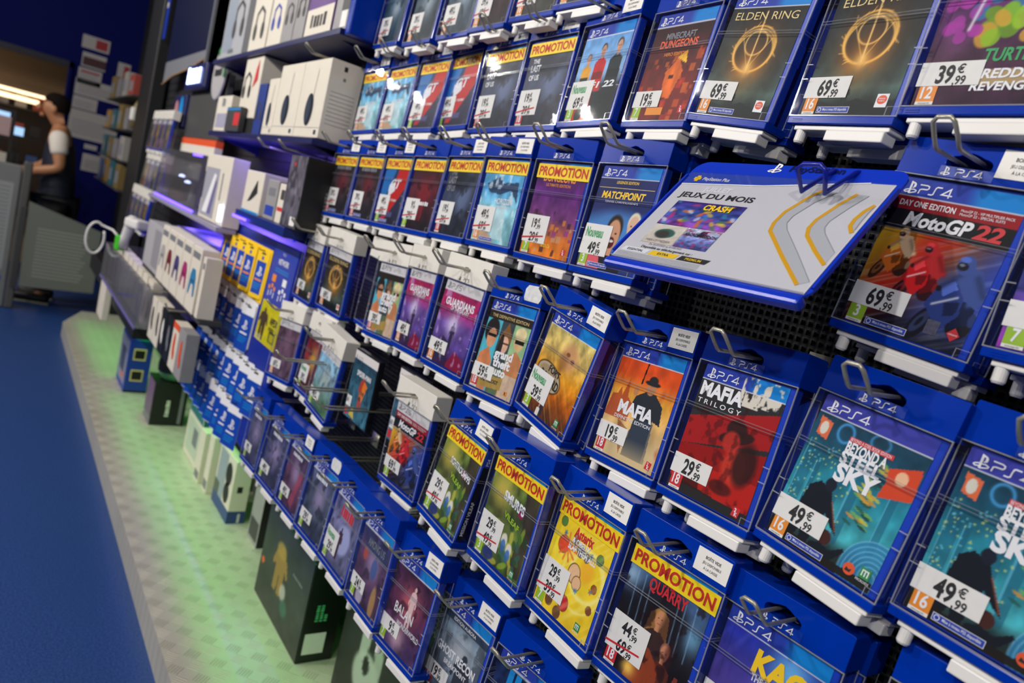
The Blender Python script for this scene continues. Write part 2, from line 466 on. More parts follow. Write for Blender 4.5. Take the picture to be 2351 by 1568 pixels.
def art_part(name, art, x0, x1, z0, z1, y, parent, extra=None):
    """printed sheet: the picture grid plus the lettering built on it (extra: MB)"""
    co, F, ink = art.mesh(name, x0, x1, z0, z1, y)
    n0 = len(co); V = co.tolist(); FF = F.tolist(); mats = [art_mat()]; mi = [0]*len(FF)
    if extra:
        for f, k in zip(extra.f, extra.mi): FF.append([n0+i for i in f]); mi.append(k+1)
        V += extra.v; mats += extra.mats
    me = bpy.data.meshes.new(name); me.from_pydata(V, [], FF)
    for q in mats: me.materials.append(q)
    me.polygons.foreach_set('material_index', mi)
    at = me.color_attributes.new('ink', 'FLOAT_COLOR', 'POINT')
    c = np.ones((len(V), 4), np.float32); k = np.clip(ink, 0, 1)
    c[:n0, :3] = np.where(k <= .04045, k/12.92, ((k+.055)/1.055)**2.4)
    at.data.foreach_set('color', c.ravel())
    me.update()
    return link(name, me, parent)

# picture recipes -----------------------------------------------------------
def a_race_team(n):
    a = Art(n, 1).vgrad([(0, (90, 150, 215)), (.5, (150, 195, 235)), (.62, (60, 60, 70)), (1, (24, 24, 30))])
    a.rect(0, .30, 1, .62, (120, 165, 215), .3)
    a.bust(.2, .28, .34, (205, 150, 120), (60, 40, 30), (225, 160, 40), (20, 20, 24))
    a.bust(.80, .16, .44, (205, 155, 130), (50, 36, 28), (28, 40, 44), (16, 24, 28))
    a.bust(.48, .19, .40, (205, 150, 120), (50, 34, 24), (190, 30, 32), (120, 16, 20))
    a.poly([(.12, 1), (.2, .72), (.42, .62), (.5, .78), (.46, 1)], (196, 34, 30)); a.poly([(.46, 1), (.5, .72), (.9, .64), (1, .7), (1, 1)], (30, 36, 40))
    a.ell(.30, .93, .09, .08, (30, 30, 34)); a.mottle(10, .18); return a.band()
def a_block_red(n):
    a = Art(n, 2).vgrad([(0, (26, 14, 18)), (.3, (70, 18, 24)), (.7, (120, 28, 24)), (1, (110, 24, 22))])
    for i in range(60):
        x, y = a.rng.rand(2); k = .03+.08*a.rng.rand()
        a.rect(x, .32+y*.7, x+k, .32+y*.7+k*.8, [(196, 52, 30), (120, 20, 22), (232, 120, 30), (60, 12, 18), (210, 90, 30)][i % 5], .6)
    a.poly([(.42, .55), (.6, .42), (.72, .55), (.62, .8), (.45, .78)], (222, 104, 34)); a.poly([(.55, .42), (.7, .36), (.74, .48)], (250, 190, 50))
    a.rect(.5, .58, .58, .62, (60, 20, 16)); return a.mottle(9, .25).band()
def a_gold_ring(n, k=0):
    a = Art(n, 3+k).vgrad([(0, (18, 18, 20)), (.3, (28, 32, 36)), (.6, (36, 50, 52)), (.8, (70, 90, 84)), (.92, (24, 36, 34)), (1, (12, 16, 16))]).mottle(5, .5)
    a.glow(.5, .50, .40, (190, 104, 26), .85); a.ell(.5, .44, .25, .18, (36, 30, 24), .7, .3)
    for q in (0, 1, 2): a.ring(.5, .45+.012*q, .27-.01*q, .185-.012*q, .012, (248, 190, 92), .85)
    a.ring(.5, .40, .14, .10, .010, (255, 205, 120), .9); a.glow(.5, .61, .10, (255, 225, 150), 1); a.glow(.5, .61, .25, (235, 150, 50), .5)
    a.line(.5, .15, .5, .62, .010, (255, 215, 140), .9)
    a.blotch(5, .55, (70, 92, 88), .35, .3)
    for q in range(26): t = a.rng.rand()*6.28; k = 1+.22*a.rng.rand(); a.line(.5+.27*math.cos(t), .45+.185*math.sin(t), .5+.27*k*math.cos(t+.12), .45+.185*k*math.sin(t+.12), .005, (250, 190, 90), .7)
    for q in (-.09, .0, .09): a.line(.5+q*2.2, .36, .5, .61, .005, (250, 196, 100), .7)
    a.poly([(0, .93), (.2, .9), (.42, .93), (.6, .88), (.8, .92), (1, .89), (1, 1), (0, 1)], (22, 28, 28), .9); a.figure(.46, .79, .14, (30, 36, 36), wide=1.6)
    return a.band()
def a_purple_brawl(n):
    a = Art(n, 5).vgrad([(0, (70, 30, 80)), (.5, (92, 50, 96)), (.72, (80, 50, 70)), (1, (52, 28, 50))]).mottle(6, .4)
    for i in range(26):
        x, y = .25+.75*a.rng.rand(), .2+.42*a.rng.rand()
        a.ell(x, y, .05+.05*a.rng.rand(), .04+.03*a.rng.rand(), [(140, 190, 40), (110, 160, 40), (210, 160, 60), (60, 120, 170), (160, 200, 50)][i % 5], .85, .2, a.rng.rand()*3)
    for i in range(14):
        a.ell(.02+.3*a.rng.rand(), .28+.3*a.rng.rand(), .05, .04, (170, 60, 160), .8, .2)
    a.line(.32, .28, .26, .52, .014, (220, 214, 220), .9); a.ell(.62, .83, .42, .05, (226, 200, 130), .7, .2); return a.band()
def a_motors(n):
    a = Art(n, 6).vgrad([(0, (24, 24, 26)), (.33, (24, 24, 26)), (.34, (120, 70, 30)), (.8, (50, 30, 40)), (1, (20, 18, 22))])
    lo = (a.v > .33)
    a.put(lo*np.clip(1-(a.u*1.6+(a.v-.4)*1.2), 0, 1), (238, 176, 30)); a.put(lo*np.exp(-((a.u*1.1+(a.v-.38)*.9-.55)/.22)**2), (196, 44, 22))
    a.put(lo*np.clip((a.u+(a.v-.36)*.55-.72)*3, 0, 1)*.9, (46, 70, 170)); a.put((a.v > .78)*np.clip((a.v-.78)*6, 0, 1)*.8, (16, 14, 18))
    for i in range(2): a.streaks(1.1, 60, (255, 235, 190) if i == 0 else (170, 190, 250), .35)
    a.rect(0, 0, 1, .335, (26, 26, 28)); a.glow(.7, .7, .35, (90, 120, 210), .5); a.bike(.20, .48, .17, (214, 110, 30), (226, 190, 150), (60, 34, 20)); a.bike(.46, .56, .20, (200, 26, 30), (196, 44, 46), (50, 20, 24)); a.bike(.76, .66, .27, (44, 62, 130), (64, 84, 150))
    a.rect(0, .118, 1, .20, (150, 30, 36)); return a.band()
def a_panels(n):
    a = Art(n, 8).vgrad([(0, (40, 32, 30)), (.2, (44, 36, 32)), (1, (120, 90, 60))])
    a.rect(0, .21, .36, .75, (80, 180, 200)); a.rect(.36, .21, .66, .75, (60, 70, 76)); a.rect(.66, .21, 1, .75, (150, 190, 140)); a.rect(0, .72, 1, 1, (90, 110, 80)); a.rect(0, .72, .4, 1, (110, 170, 190))
    a.ell(.17, .34, .16, .14, (36, 30, 32)); a.ell(.2, .42, .11, .11, (214, 150, 110)); a.poly([(0, 1), (.02, .62), (.2, .52), (.34, .66), (.36, 1)], (206, 128, 84)); a.rect(.1, .37, .3, .41, (24, 24, 26))
    a.poly([(.38, .38), (.52, .21), (.66, .38), (.62, .45), (.42, .45)], (130, 90, 50)); a.ell(.52, .46, .10, .10, (224, 176, 150)); a.ell(.45, .5, .05, .16, (30, 26, 26), .9); a.rect(.43, .43, .62, .45, (40, 30, 30), .7)
    a.ell(.83, .36, .11, .12, (220, 180, 130)); a.ell(.83, .29, .12, .07, (230, 210, 160)); a.rect(.74, .36, .94, .40, (22, 22, 24)); a.poly([(.66, 1), (.68, .55), (.83, .48), (1, .56), (1, 1)], (196, 130, 84)); a.rect(.68, .75, 1, 1, (206, 196, 180), .7)
    a.poly([(.10, .84), (.72, .80), (.72, .93), (.12, .97)], (170, 140, 74)); return a.mottle(12, .12).band()
def a_sand(n):
    a = Art(n, 9).vgrad([(0, (200, 190, 120)), (.3, (222, 190, 110)), (.55, (212, 140, 30)), (.75, (170, 84, 20)), (1, (70, 40, 34))]).mottle(8, .4)
    a.streaks(2.4, 40, (250, 210, 90), .5); a.ell(.60, .32, .17, .13, (206, 150, 104), .85, .6, .5); a.ell(.56, .30, .04, .02, (110, 60, 40), .8, .5); a.ell(.68, .34, .04, .02, (110, 60, 40), .8, .5); a.ell(.50, .40, .1, .1, (110, 60, 24), .4, .8)
    a.ell(.34, .60, .30, .13, (60, 46, 34), .95, .08, .25); a.ell(.34, .60, .28, .115, (206, 186, 150), 1, .08, .25); a.ell(.33, .6, .25, .1, (120, 96, 70), .5, .3, .25)
    a.bust(.12, .80, .14, (200, 150, 120), (60, 44, 30), (190, 170, 130)); a.bust(.42, .77, .16, (200, 150, 120), (50, 36, 26), (50, 44, 60)); a.bust(.38, .87, .12, (200, 150, 120), (50, 36, 26), (226, 220, 210)); return a.band()
def a_gang_orange(n):
    a = Art(n, 10).vgrad([(0, (210, 70, 30)), (.25, (222, 84, 30)), (.42, (240, 170, 60)), (.6, (224, 180, 110)), (.8, (206, 178, 130)), (1, (214, 190, 144))]).mottle(5, .22)
    a.blotch(4, .62, (150, 40, 24), .5, .2); a.poly([(0, .62), (.04, .46), (.12, .45), (.16, .38), (.2, .45), (.26, .28), (.30, .45), (.4, .5), (.4, .66), (0, .66)], (170, 60, 36), .75)
    a.line(.47, .11, .45, .3, .011, (26, 24, 26), 1, 0)
    dk = (44, 48, 56)
    a.poly([(.42, .42), (.55, .36), (.72, .36), (.86, .44), (.9, .6), (.78, .58), (.8, .95), (.46, .95), (.5, .6), (.38, .52)], dk); a.poly([(.5, .6), (.8, .6), (.84, .95), (.46, .95)], (60, 72, 90), .7); a.ell(.62, .31, .07, .07, (190, 130, 90)); a.ell(.62, .275, .12, .022, (36, 36, 40), 1, .2); a.ell(.62, .25, .07, .04, (40, 40, 44), 1, .2)
    a.put(np.clip((a.v-.78)*5, 0, 1)*.75, (212, 186, 138)); a.ell(.40, .38, .04, .04, (190, 130, 90)); a.poly([(.25, .66), (.45, .72), (.42, .95), (.3, .78)], (120, 60, 44), .6); return a.band()
def a_gang_red(n):
    a = Art(n, 11).vgrad([(0, (40, 40, 42)), (.32, (48, 48, 50)), (.9, (44, 42, 44)), (1, (46, 46, 48))])
    rd = (190, 34, 30); a.poly([(0, .42), (1, .20), (1, .46), (0, .64)], (166, 30, 32)); a.poly([(0, .64), (1, .5), (1, .74), (0, .8)], (150, 26, 26)); a.poly([(0, .76), (1, .72), (1, .95), (0, .9)], (186, 36, 30))
    a.ell(.62, .46, .20, .05, (40, 26, 26), .9, .15, -.25); a.ell(.60, .40, .12, .07, (44, 28, 28), .9, .2); a.ell(.58, .50, .10, .08, (190, 50, 40), .9, .3)
    a.ell(.70, .66, .15, .13, (206, 62, 44), .85, .4); a.ell(.80, .62, .13, .16, (44, 24, 24), .85, .4); a.ell(.62, .84, .14, .05, (70, 26, 24), .8, .3); a.ell(.42, .82, .07, .06, (170, 50, 40), .8, .3); a.poly([(.1, .95), (.16, .80), (.34, .80), (.4, .95)], (60, 24, 24), .8); a.blotch(9, .6, (60, 20, 22), .5); a.put((a.v > .93)*1., (44, 42, 42))
    a.put(np.clip((a.noise(12)-.50)*14, 0, 1)*((a.u > .55)&(a.v < .22)&(a.v > .02)), (222, 214, 200)); a.rect(0, .114, .52, .30, (46, 46, 48), .9)
    b = a.band(); b.put(np.clip((a.noise(12)-.50)*14, 0, 1)*((a.u > .50)&(a.v < .20)), (222, 214, 200)); return b
def a_steel_city(n):
    a = Art(n, 12).vgrad([(0, (26, 54, 74)), (.25, (28, 76, 100)), (.5, (40, 130, 150)), (.8, (70, 170, 180)), (.9, (40, 60, 60)), (1, (34, 30, 28))]).mottle(7, .3)
    for x, y, h, wq in ((.03, .30, .6, .11), (.16, .42, .45, .05), (.36, .36, .5, .10), (.52, .40, .45, .08), (.84, .3, .5, .07)):
        a.rect(x, y, x+wq, y+h, (30, 92, 120), .55); a.rect(x, y, x+.012, y+h, (110, 200, 230), .6)
    for i in range(46):
        x, y = .60+.16*a.rng.rand(), .26+.44*a.rng.rand(); a.ell(x, y, .045, .010, [(210, 200, 70), (120, 180, 90), (40, 90, 80), (220, 150, 60), (30, 60, 70)][i % 5], .8, .3, .25)
    a.specks(60, (210, 220, 120), .7, (.02, .3, .55, .75)); a.specks(40, (120, 220, 240), .6, (.0, .3, .3, .8))
    a.ring(.30, .19, .07, .06, .012, (80, 170, 235), .8); a.ring(.60, .16, .08, .05, .012, (80, 170, 235), .6); a.poly([(.74, .27), (.98, .20), (1, .4), (.74, .46), (.76, .36)], (214, 74, 44)); a.ell(.86, .30, .05, .045, (240, 200, 160), .9)
    a.poly([(.04, .14), (.16, .16), (.16, .28), (.05, .26)], (224, 110, 70)); a.ell(.10, .21, .035, .045, (220, 214, 200))
    a.ell(.95, .92, .26, .22, (50, 130, 180), .8, .05)
    for q in range(7): a.ring(.95, .92, .26-.035*q, .22-.03*q, .006, (130, 200, 230), .6)
    dk = (26, 30, 40)
    a.poly([(.16, .80), (.2, .58), (.28, .53), (.40, .56), (.44, .62), (.54, .74), (.58, .80), (.50, .76), (.42, .70), (.40, .84), (.36, .98), (.30, .98), (.28, .85), (.22, .98), (.16, .98)], dk); a.ell(.37, .525, .05, .045, (30, 36, 50)); a.line(.44, .62, .56, .78, .006, (200, 100, 60), .7)
    a.ell(.50, .84, .06, .05, (70, 40, 36)); a.poly([(.38, 1), (.40, .91), (.48, .88), (.58, .90), (.68, .84), (.70, .86), (.62, .95), (.60, 1)], dk); a.poly([(0, .88), (.3, .93), (.6, .95), (1, .93), (1, 1), (0, 1)], (34, 30, 28), .95); return a.band('ps4b')
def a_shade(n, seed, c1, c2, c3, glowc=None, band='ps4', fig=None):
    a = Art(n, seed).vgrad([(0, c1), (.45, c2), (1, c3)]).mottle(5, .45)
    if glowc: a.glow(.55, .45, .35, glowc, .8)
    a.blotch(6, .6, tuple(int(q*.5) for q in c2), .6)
    if fig: a.figure(.55, .32, .55, fig, wide=1.2)
    return a.band(band) if band else a
def a_car(n, seed=30):
    a = Art(n, seed).vgrad([(0, (40, 60, 110)), (.4, (50, 60, 90)), (1, (40, 40, 60))]).mottle(5, .3)
    a.poly([(0, .2), (.5, .12), (.25, .6), (0, .7)], (40, 110, 180)); a.poly([(.62, .12), (1, .12), (1, .45), (.4, .95), (.25, .95)], (190, 40, 38)); a.poly([(.3, .42), (.55, .36), (.6, .5), (.35, .6)], (226, 226, 232)); a.rect(.1, .82, .7, .90, (90, 90, 140), .8); return a.band()
def a_face(n, seed=40):
    a = Art(n, seed).vgrad([(0, (44, 48, 58)), (.5, (58, 66, 88)), (1, (40, 44, 56))]).mottle(4, .5); a.ell(.7, .45, .2, .26, (110, 126, 164), .7, .7); a.ell(.55, .3, .3, .12, (30, 34, 44), .8, .6); a.blotch(5, .6, (30, 34, 44), .6); return a.band()
def a_ice(n):
    a = Art(n, 41).vgrad([(0, (120, 190, 220)), (.35, (80, 160, 215)), (.6, (150, 210, 225)), (1, (120, 180, 190))]).mottle(6, .35); a.poly([(.1, .3), (.45, .2), (.5, .28), (.9, .26), (.95, .5), (.75, .36), (.5, .42), (.2, .4)], (40, 54, 84), .85); a.poly([(.45, .6), (.7, .5), (.8, .95), (.5, .95)], (210, 225, 230), .6); a.poly([(.1, 1), (.2, .85), (.45, .9), (.6, 1)], (206, 150, 110), .8); a.blotch(8, .62, (225, 240, 245), .7); return a.band()
def a_block_purple(n):
    a = Art(n, 42).vgrad([(0, (50, 30, 50)), (.3, (96, 40, 120)), (.6, (110, 60, 110)), (.8, (200, 110, 50)), (1, (230, 130, 40))]).mottle(8, .3)
    for i in range(36):
        x, y = a.rng.rand(2); k = .03+.06*a.rng.rand(); a.rect(x, .5+y*.45, x+k, .5+y*.45+k*.8, [(60, 30, 50), (222, 140, 50), (90, 60, 70), (140, 60, 140), (200, 160, 120)][i % 5], .7)
    return a.band()
def a_tennis(n):
    a = Art(n, 43).vgrad([(0, (22, 32, 90)), (.4, (24, 36, 96)), (.6, (60, 120, 190)), (.9, (60, 70, 110)), (1, (30, 34, 60))]).mottle(4, .15); a.ell(.5, .62, .5, .2, (80, 140, 205), .7, .5)
    a.bust(.80, .42, .72, (222, 180, 150), (226, 214, 190), (60, 90, 150), (40, 60, 110)); a.bust(.50, .46, .98, (206, 150, 116), (40, 30, 26), (34, 36, 44)); a.ell(.50, .73, .06, .055, (80, 20, 24), .95, .2); a.ell(.50, .715, .045, .014, (235, 230, 225), .9, .3); a.poly([(.02, 1), (.05, .76), (.30, .72), (.42, 1)], (226, 96, 110)); return a.band()
def a_pink(n, seed=50):
    a = Art(n, seed).vgrad([(0, (150, 40, 90)), (.3, (180, 40, 100)), (.5, (110, 80, 160)), (.75, (80, 60, 130)), (1, (60, 30, 70))]).mottle(6, .4); a.glow(.45, .5, .22, (225, 215, 240), .9); a.figure(.5, .46, .34, (50, 40, 70)); a.poly([(.05, .95), (.3, .66), (.45, .7), (.5, .95)], (46, 40, 70), .9); a.poly([(.55, .95), (.7, .78), (.95, .85), (1, 1), (.55, 1)], (130, 24, 60)); a.blotch(9, .62, (210, 190, 235), .5); return a.band('ps5')
def a_forest(n, seed):
    a = Art(n, seed).vgrad([(0, (110, 130, 60)), (.3, (90, 110, 50)), (.5, (60, 70, 40)), (.7, (130, 150, 60)), (1, (60, 80, 30))]).mottle(7, .5); a.glow(.25, .3, .3, (220, 190, 80), .8); a.poly([(.7, .1), (1, .1), (1, .95), (.75, .95), (.82, .5)], (54, 36, 40), .7)
    for i in range(40): a.ell(a.rng.rand(), .55+.42*a.rng.rand(), .05+.05*a.rng.rand(), .03, [(150, 180, 50), (70, 110, 40), (200, 190, 70), (60, 100, 90), (40, 70, 40)][i % 5], .7, .4, a.rng.rand()*3)
    for x, y in ((.42, .74), (.55, .70), (.68, .76)): a.ell(x, y, .06, .06, (230, 225, 220), .9, .3); a.ell(x, y+.06, .05, .06, (50, 100, 180), .8, .3)
    a.ell(.72, .38, .06, .05, (150, 30, 90), .9, .4); a.ell(.3, .93, .12, .06, (40, 50, 120), .9, .3); return a.band()
def a_yellow(n):
    a = Art(n, 60).vgrad([(0, (244, 206, 40)), (.5, (246, 214, 40)), (1, (236, 196, 30))]).mottle(5, .12); a.ring(.72, .52, .28, .2, .03, (252, 240, 150), .8); a.ring(.66, .58, .34, .26, .02, (250, 236, 130), .7); a.ell(.7, .48, .12, .1, (240, 160, 40), .6, .6)
    for i, (x, y, r, c) in enumerate([(.22, .40, .10, (222, 70, 40)), (.40, .30, .06, (110, 105, 100)), (.52, .36, .07, (120, 116, 112)), (.64, .38, .05, (130, 126, 120)), (.52, .56, .11, (232, 184, 140)), (.60, .62, .08, (232, 184, 140)), (.36, .78, .12, (100, 140, 196)), (.50, .84, .09, (200, 40, 44)), (.26, .90, .07, (110, 70, 40)), (.44, .95, .07, (110, 70, 40)), (.88, .56, .05, (150, 84, 40)), (.90, .74, .05, (130, 74, 40)), (.84, .32, .06, (90, 130, 60)), (.12, .22, .06, (90, 130, 60))]):
        a.ell(x, y, r, r*.8, (70, 50, 30), .8, .08, i*.5); a.ell(x, y, r*.9, r*.7, c, 1, .08, i*.5)
    for k in range(11):
        t = k*math.pi*2/11; a.line(.30, .40, .30+.17*math.cos(t), .40+.12*math.sin(t), .012, (232, 80, 40), .9)
    for x, y in ((.2, .30), (.84, .60), (.70, .34), (.62, .68)):
        for k in range(5): t = k*math.pi*2/5; a.line(x, y, x+.025*math.cos(t), y+.02*math.sin(t), .008, [(50, 120, 180), (200, 50, 40)][k % 2 if x > .8 else 0], .9)
    a.streaks(.8, 30, (255, 245, 170), .4)
    return a.band()
def a_night(n):
    a = Art(n, 61).vgrad([(0, (60, 90, 130)), (.25, (60, 84, 120)), (.42, (24, 26, 36)), (.7, (26, 22, 24)), (1, (30, 18, 18))]).mottle(6, .4); a.glow(.05, .25, .16, (170, 205, 235), .8); a.glow(.9, .42, .2, (120, 180, 220), .8); a.ell(.5, .45, .32, .30, (26, 22, 26), .8, .4)
    for x in (.12, .22, .3, .66, .74, .86): a.line(x, .2, x+.03, .62, .006, (150, 190, 225), .6)
    a.poly([(.36, .70), (.40, .42), (.50, .34), (.62, .40), (.68, .66)], (150, 104, 52)); a.bust(.52, .35, .46, (206, 140, 100), (176, 130, 70), (60, 40, 36)); a.ell(.60, .5, .06, .14, (60, 34, 30), .55, .7)
    a.bust(.42, .60, .36, (190, 106, 60), (52, 26, 18), (110, 44, 24)); a.bust(.68, .56, .42, (200, 132, 100), (150, 100, 80), (90, 40, 26)); a.ell(.73, .66, .05, .12, (60, 26, 22), .6, .7)
    a.poly([(.3, 1), (.34, .72), (.5, .68), (.66, .78), (.72, 1)], (150, 64, 30), .9); a.glow(.34, .92, .12, (250, 200, 90), 1); a.blotch(8, .58, (30, 14, 14), .6); a.poly([(.82, .9), (.86, .74), (.9, .74), (.92, .9)], (150, 60, 40), .8); return a.band()
def a_kanga(n):
    a = Art(n, 62).vgrad([(0, (36, 40, 140)), (.15, (40, 50, 160)), (.4, (70, 60, 150)), (.8, (90, 70, 150)), (1, (60, 50, 120))]).mottle(5, .25); a.glow(.7, .2, .3, (110, 190, 240), .9); a.streaks(.5, 14, (160, 170, 240), .3); return a.band()
def a_hero(n, seed):
    a = Art(n, seed).vgrad([(0, (36, 60, 78)), (.5, (50, 90, 112)), (1, (60, 110, 130))]).mottle(6, .3); a.figure(.55, .30, .5, (170, 60, 40), wide=1.2); a.poly([(.6, .36), (.75, .42), (.62, .68), (.5, .6)], (222, 120, 40), .9); a.poly([(.2, .95), (.35, .8), (.45, .98)], (240, 200, 70), .8); a.blotch(9, .62, (30, 50, 66), .6); return a.band('ps5')
# ------------------------------------------------------------------ hanging security cases
CW, CH, CD = .148, .2182, .038
X = lambda u: -CW/2+u*CW
Z = lambda v: CH*(1-v)
CX0, CX1, CZ0, CZ1 = X(.058), X(.918), Z(.943), Z(.196)
def euro_hole(cx, cz, s=1.0):
    pts = []
    for i in range(40):
        t = 2*math.pi*i/40; c, q = math.cos(t), math.sin(t)
        x = .0225*s*(abs(c)**.75)*(1 if c >= 0 else -1); z = .0078*s*(abs(q)**.8)*(1 if q >= 0 else -1)
        if abs(c) < .45: z += .0032*s*(1-abs(c)/.45)*(1 if q > 0 else -1)
        pts.append((cx+x, cz+z))
    return pts
HZ = CH-.0225           # hole centre
HX = -.004
def header_mesh(kind):
    top = CH + (.0108 if kind == 'ps5' else 0); z0 = Z(.178); mt = M['blue'] if kind == 'ps4' else M['white_hd']
    c = .0015
    out = [(X(0), z0), (X(1), z0), (X(1), top-c), (X(1)-c, top), (X(0)+c, top), (X(0), top-c)]
    hole = euro_hole(HX, HZ) if kind == 'ps4' else [(HX+.011*math.cos(2*math.pi*i/20), HZ+.007+.006*math.sin(2*math.pi*i/20)) for i in range(20)]
    me = fillcurve('header', out, [hole], CD, mt, bevel=.0007)
    mb = MB(); me_to_mb(mb, me, mt)
    if kind == 'ps4':
        mb.slab(X(.30), X(.66), Z(.172), Z(.122), -.0002, mat('label_film', (6, 52, 160), .3), .0003)
        ps_symbol(mb, X(.315), Z(.166), .0092, M['white'], -.0008); ps_word(mb, X(.415), Z(.163), .0074, M['white'], -.0008)
    else:
        ps_symbol(mb, X(.36), Z(.172), .0078, M['ink'], -.0006); ps_word(mb, X(.46), Z(.168), .0062, M['ink'], -.0006, '5')
    o = mb.build('header'); me = o.data; bpy.data.objects.remove(o); return me
def cover_mesh():
    mb = MB(); z0, z1 = Z(.957), Z(.178); t = .0006
    mb.box(X(0), X(1), 0, CD-.006, z0, z1, M['clear'], 'kbt')
    e = .0011
    for x in (X(0), X(1)):
        mb.box(x-e*.5, x+e*.5, -e*.4, e, z0, z1, M['edge'])
        mb.box(x-e*.4, x+e*.4, CD-.007, CD-.006, z0, z1, M['edge'])
    for v in (.434, .450):
        mb.box(X(0), X(1), -.0008, .0006, Z(v)-.0004, Z(v)+.0004, M['seam'])
        mb.box(X(1)-.0004, X(1)+.0006, 0, CD-.006, Z(v)-.0004, Z(v)+.0004, M['seam'])
        mb.box(X(0)-.0006, X(0)+.0004, 0, CD-.006, Z(v)-.0004, Z(v)+.0004, M['seam'])
    mb.box(X(0), X(1), -.0006, .0006, z0, z0+.0012, M['edge']); mb.box(X(0), X(1), -.0006, .0006, z1-.0012, z1, M['edge'])
    mb.box(X(.90), X(.905), -.0004, .0004, z0, z0+.011, M['edge']); mb.box(X(.90), X(1), -.0004, .0004, z0+.0105, z0+.011, M['edge'])
    for v in (.62, .70):
        mb.box(X(.94), X(1)+.0004, -.0005, .0004, Z(v)-.0006, Z(v)+.0006, M['edge']); mb.box(X(0), X(.06), -.0005, .0004, Z(v+.05)-.0006, Z(v+.05)+.0006, M['edge'])
    o = mb.build('clear_cover'); me = o.data; bpy.data.objects.remove(o); return me
def keep_mesh(mt):
    mb = MB(); mb.chamfer(X(.055), X(.968), .0062, .0205, Z(.953), Z(.182), .0022, mt)
    mb.chamfer(X(.968)-.004, X(.972), .006, .0207, Z(.62), Z(.50), .001, mt)
    o = mb.build('keep_case'); me = o.data; bpy.data.objects.remove(o); return me
def strip_mesh():
    mb = MB(); mb.chamfer(X(0), X(1), -.0006, CD, 0, Z(.957), .001, M['blue'])
    mb.box(X(.06), X(.16), -.0012, 0, .0028, .0034, M['blue']); mb.box(X(.06), X(.16), -.0012, 0, .0052, .0058, M['blue'])
    o = mb.build('base_strip'); me = o.data; bpy.data.objects.remove(o); return me
def rail_mesh():
    mb = MB(); w = M['white_pl']
    mb.chamfer(X(.07), X(.97), .004, .034, -.0062, -.0002, .0012, w)
    mb.chamfer(X(.42), X(.95), .0015, .024, -.0185, -.006, .0015, w)
    mb.lathe([(0, -.0215), (.0048, -.0212), (.0062, -.019), (.0062, -.006)], w, 16, X(.13), .010, 0)
    o = mb.build('lock_rail'); me = o.data; bpy.data.objects.remove(o); return me
HEADS = {'ps4': header_mesh('ps4'), 'ps5': header_mesh('ps5')}
COVER, KEEP, KEEPD, STRIP, RAIL = cover_mesh(), keep_mesh(M['keep']), keep_mesh(M['keep_dk']), strip_mesh(), rail_mesh()

def pose_matrix(p, H):
    x, y, z, a, t, r = p; a, t, r = R(a), R(t), R(r)
    ux = Vector((math.cos(a), math.sin(a), 0)); n = Vector((-math.sin(a), math.cos(a), 0))
    dn = Vector((0, 0, -1))*math.cos(t)+n*math.sin(t)
    ux, dn = ux*math.cos(r)+dn*math.sin(r), dn*math.cos(r)-ux*math.sin(r)
    o = Vector((x, y, z+EYE))+ux*(CW/2)+dn*H
    zz = -dn; yy = zz.cross(ux)
    mw = Matrix.Identity(4)
    for i in range(3): mw[i][0], mw[i][1], mw[i][2], mw[i][3] = ux[i], yy[i], zz[i], o[i]
    return mw
def price_sticker(par, euros, old=None, new=False, u0=.05, u1=.47, y=.0050):
    v0, v1 = (.735, .85) if not (old or new) else (.625, .85)
    mb = MB(); mb.slab(X(u0), X(u1), Z(v1), Z(v0), y, M['paper'], .0003)
    yt = y-.0006; w = X(u1)-X(u0)
    def line(e, zb, h):
        x = X(u0)+w*(.30 if len(e) > 1 else .46)
        k = mb.text(e, x, zb, h, M['ink'], yt, .03, .70)
        mb.text('\u20ac', x+k+.0016, zb+h*.55, h*.50, M['ink'], yt, .02, .9)
        mb.text(',99', x+k+.0006, zb-h*.12, h*.5, M['ink'], yt, .018, .8)
    if old:
        line(euros, Z(.728), .0152); line(old, Z(.838), .0152)
        z = Z(.805); mb.poly([(X(u0)-.001, z-.0050), (X(u0)-.001, z-.0022), (X(u1)-.006, z+.0052), (X(u1)-.006, z+.0028)], yt-.0004, M['red'])
    elif new:
        mb.text('Nouveau', X(u0)+w*.08, Z(.720), .0150, M['green'], yt, .022, .50); line(euros, Z(.836), .0168)
    else:
        line(euros, Z(.836), .0175)
    return mb.build('price_sticker', par)
PEGI = {'3': 'lime', '7': 'lime', '12': 'orange', '16': 'orange', '18': 'red'}
def notice(par, dx=0, dz=0, torn=False):
    mb = MB(); x0, x1, z0, z1 = X(.66)+dx, X(.985)+dx, CH-.0315+dz, CH-.0035+dz; y = -.0004
    if torn:
        pts = [(x0+.004, z0), (x1-.005, z0-.0005), (x1-.001, z0+.006), (x1-.0015, z1-.006), (x1-.007, z1), (x0+.006, z1-.001), (x0, z1-.008), (x0+.0007, z0+.005)]
        mb.poly(pts, y-.0003, mat('torn_paper', (206, 208, 210), .7, noise=.15, nscale=90)); return mb.build('notice_sticker', par)
    mb.slab(x0, x1, z0, z1, y, M['paper'], .0003); cx = (x0+x1)/2; yt = y-.0007
    for i, (s, h, b) in enumerate((('BO\u00ceTE VIDE', .0036, .01), ('JEU DISPONIBLE', .0031, 0), ('\u00c0 LA CAISSE', .0031, 0))):
        mb.text(s, cx, z1-.0105-.0063*i, h, M['ink'], yt, b, .82, 'C')
    return mb.build('notice_sticker', par)
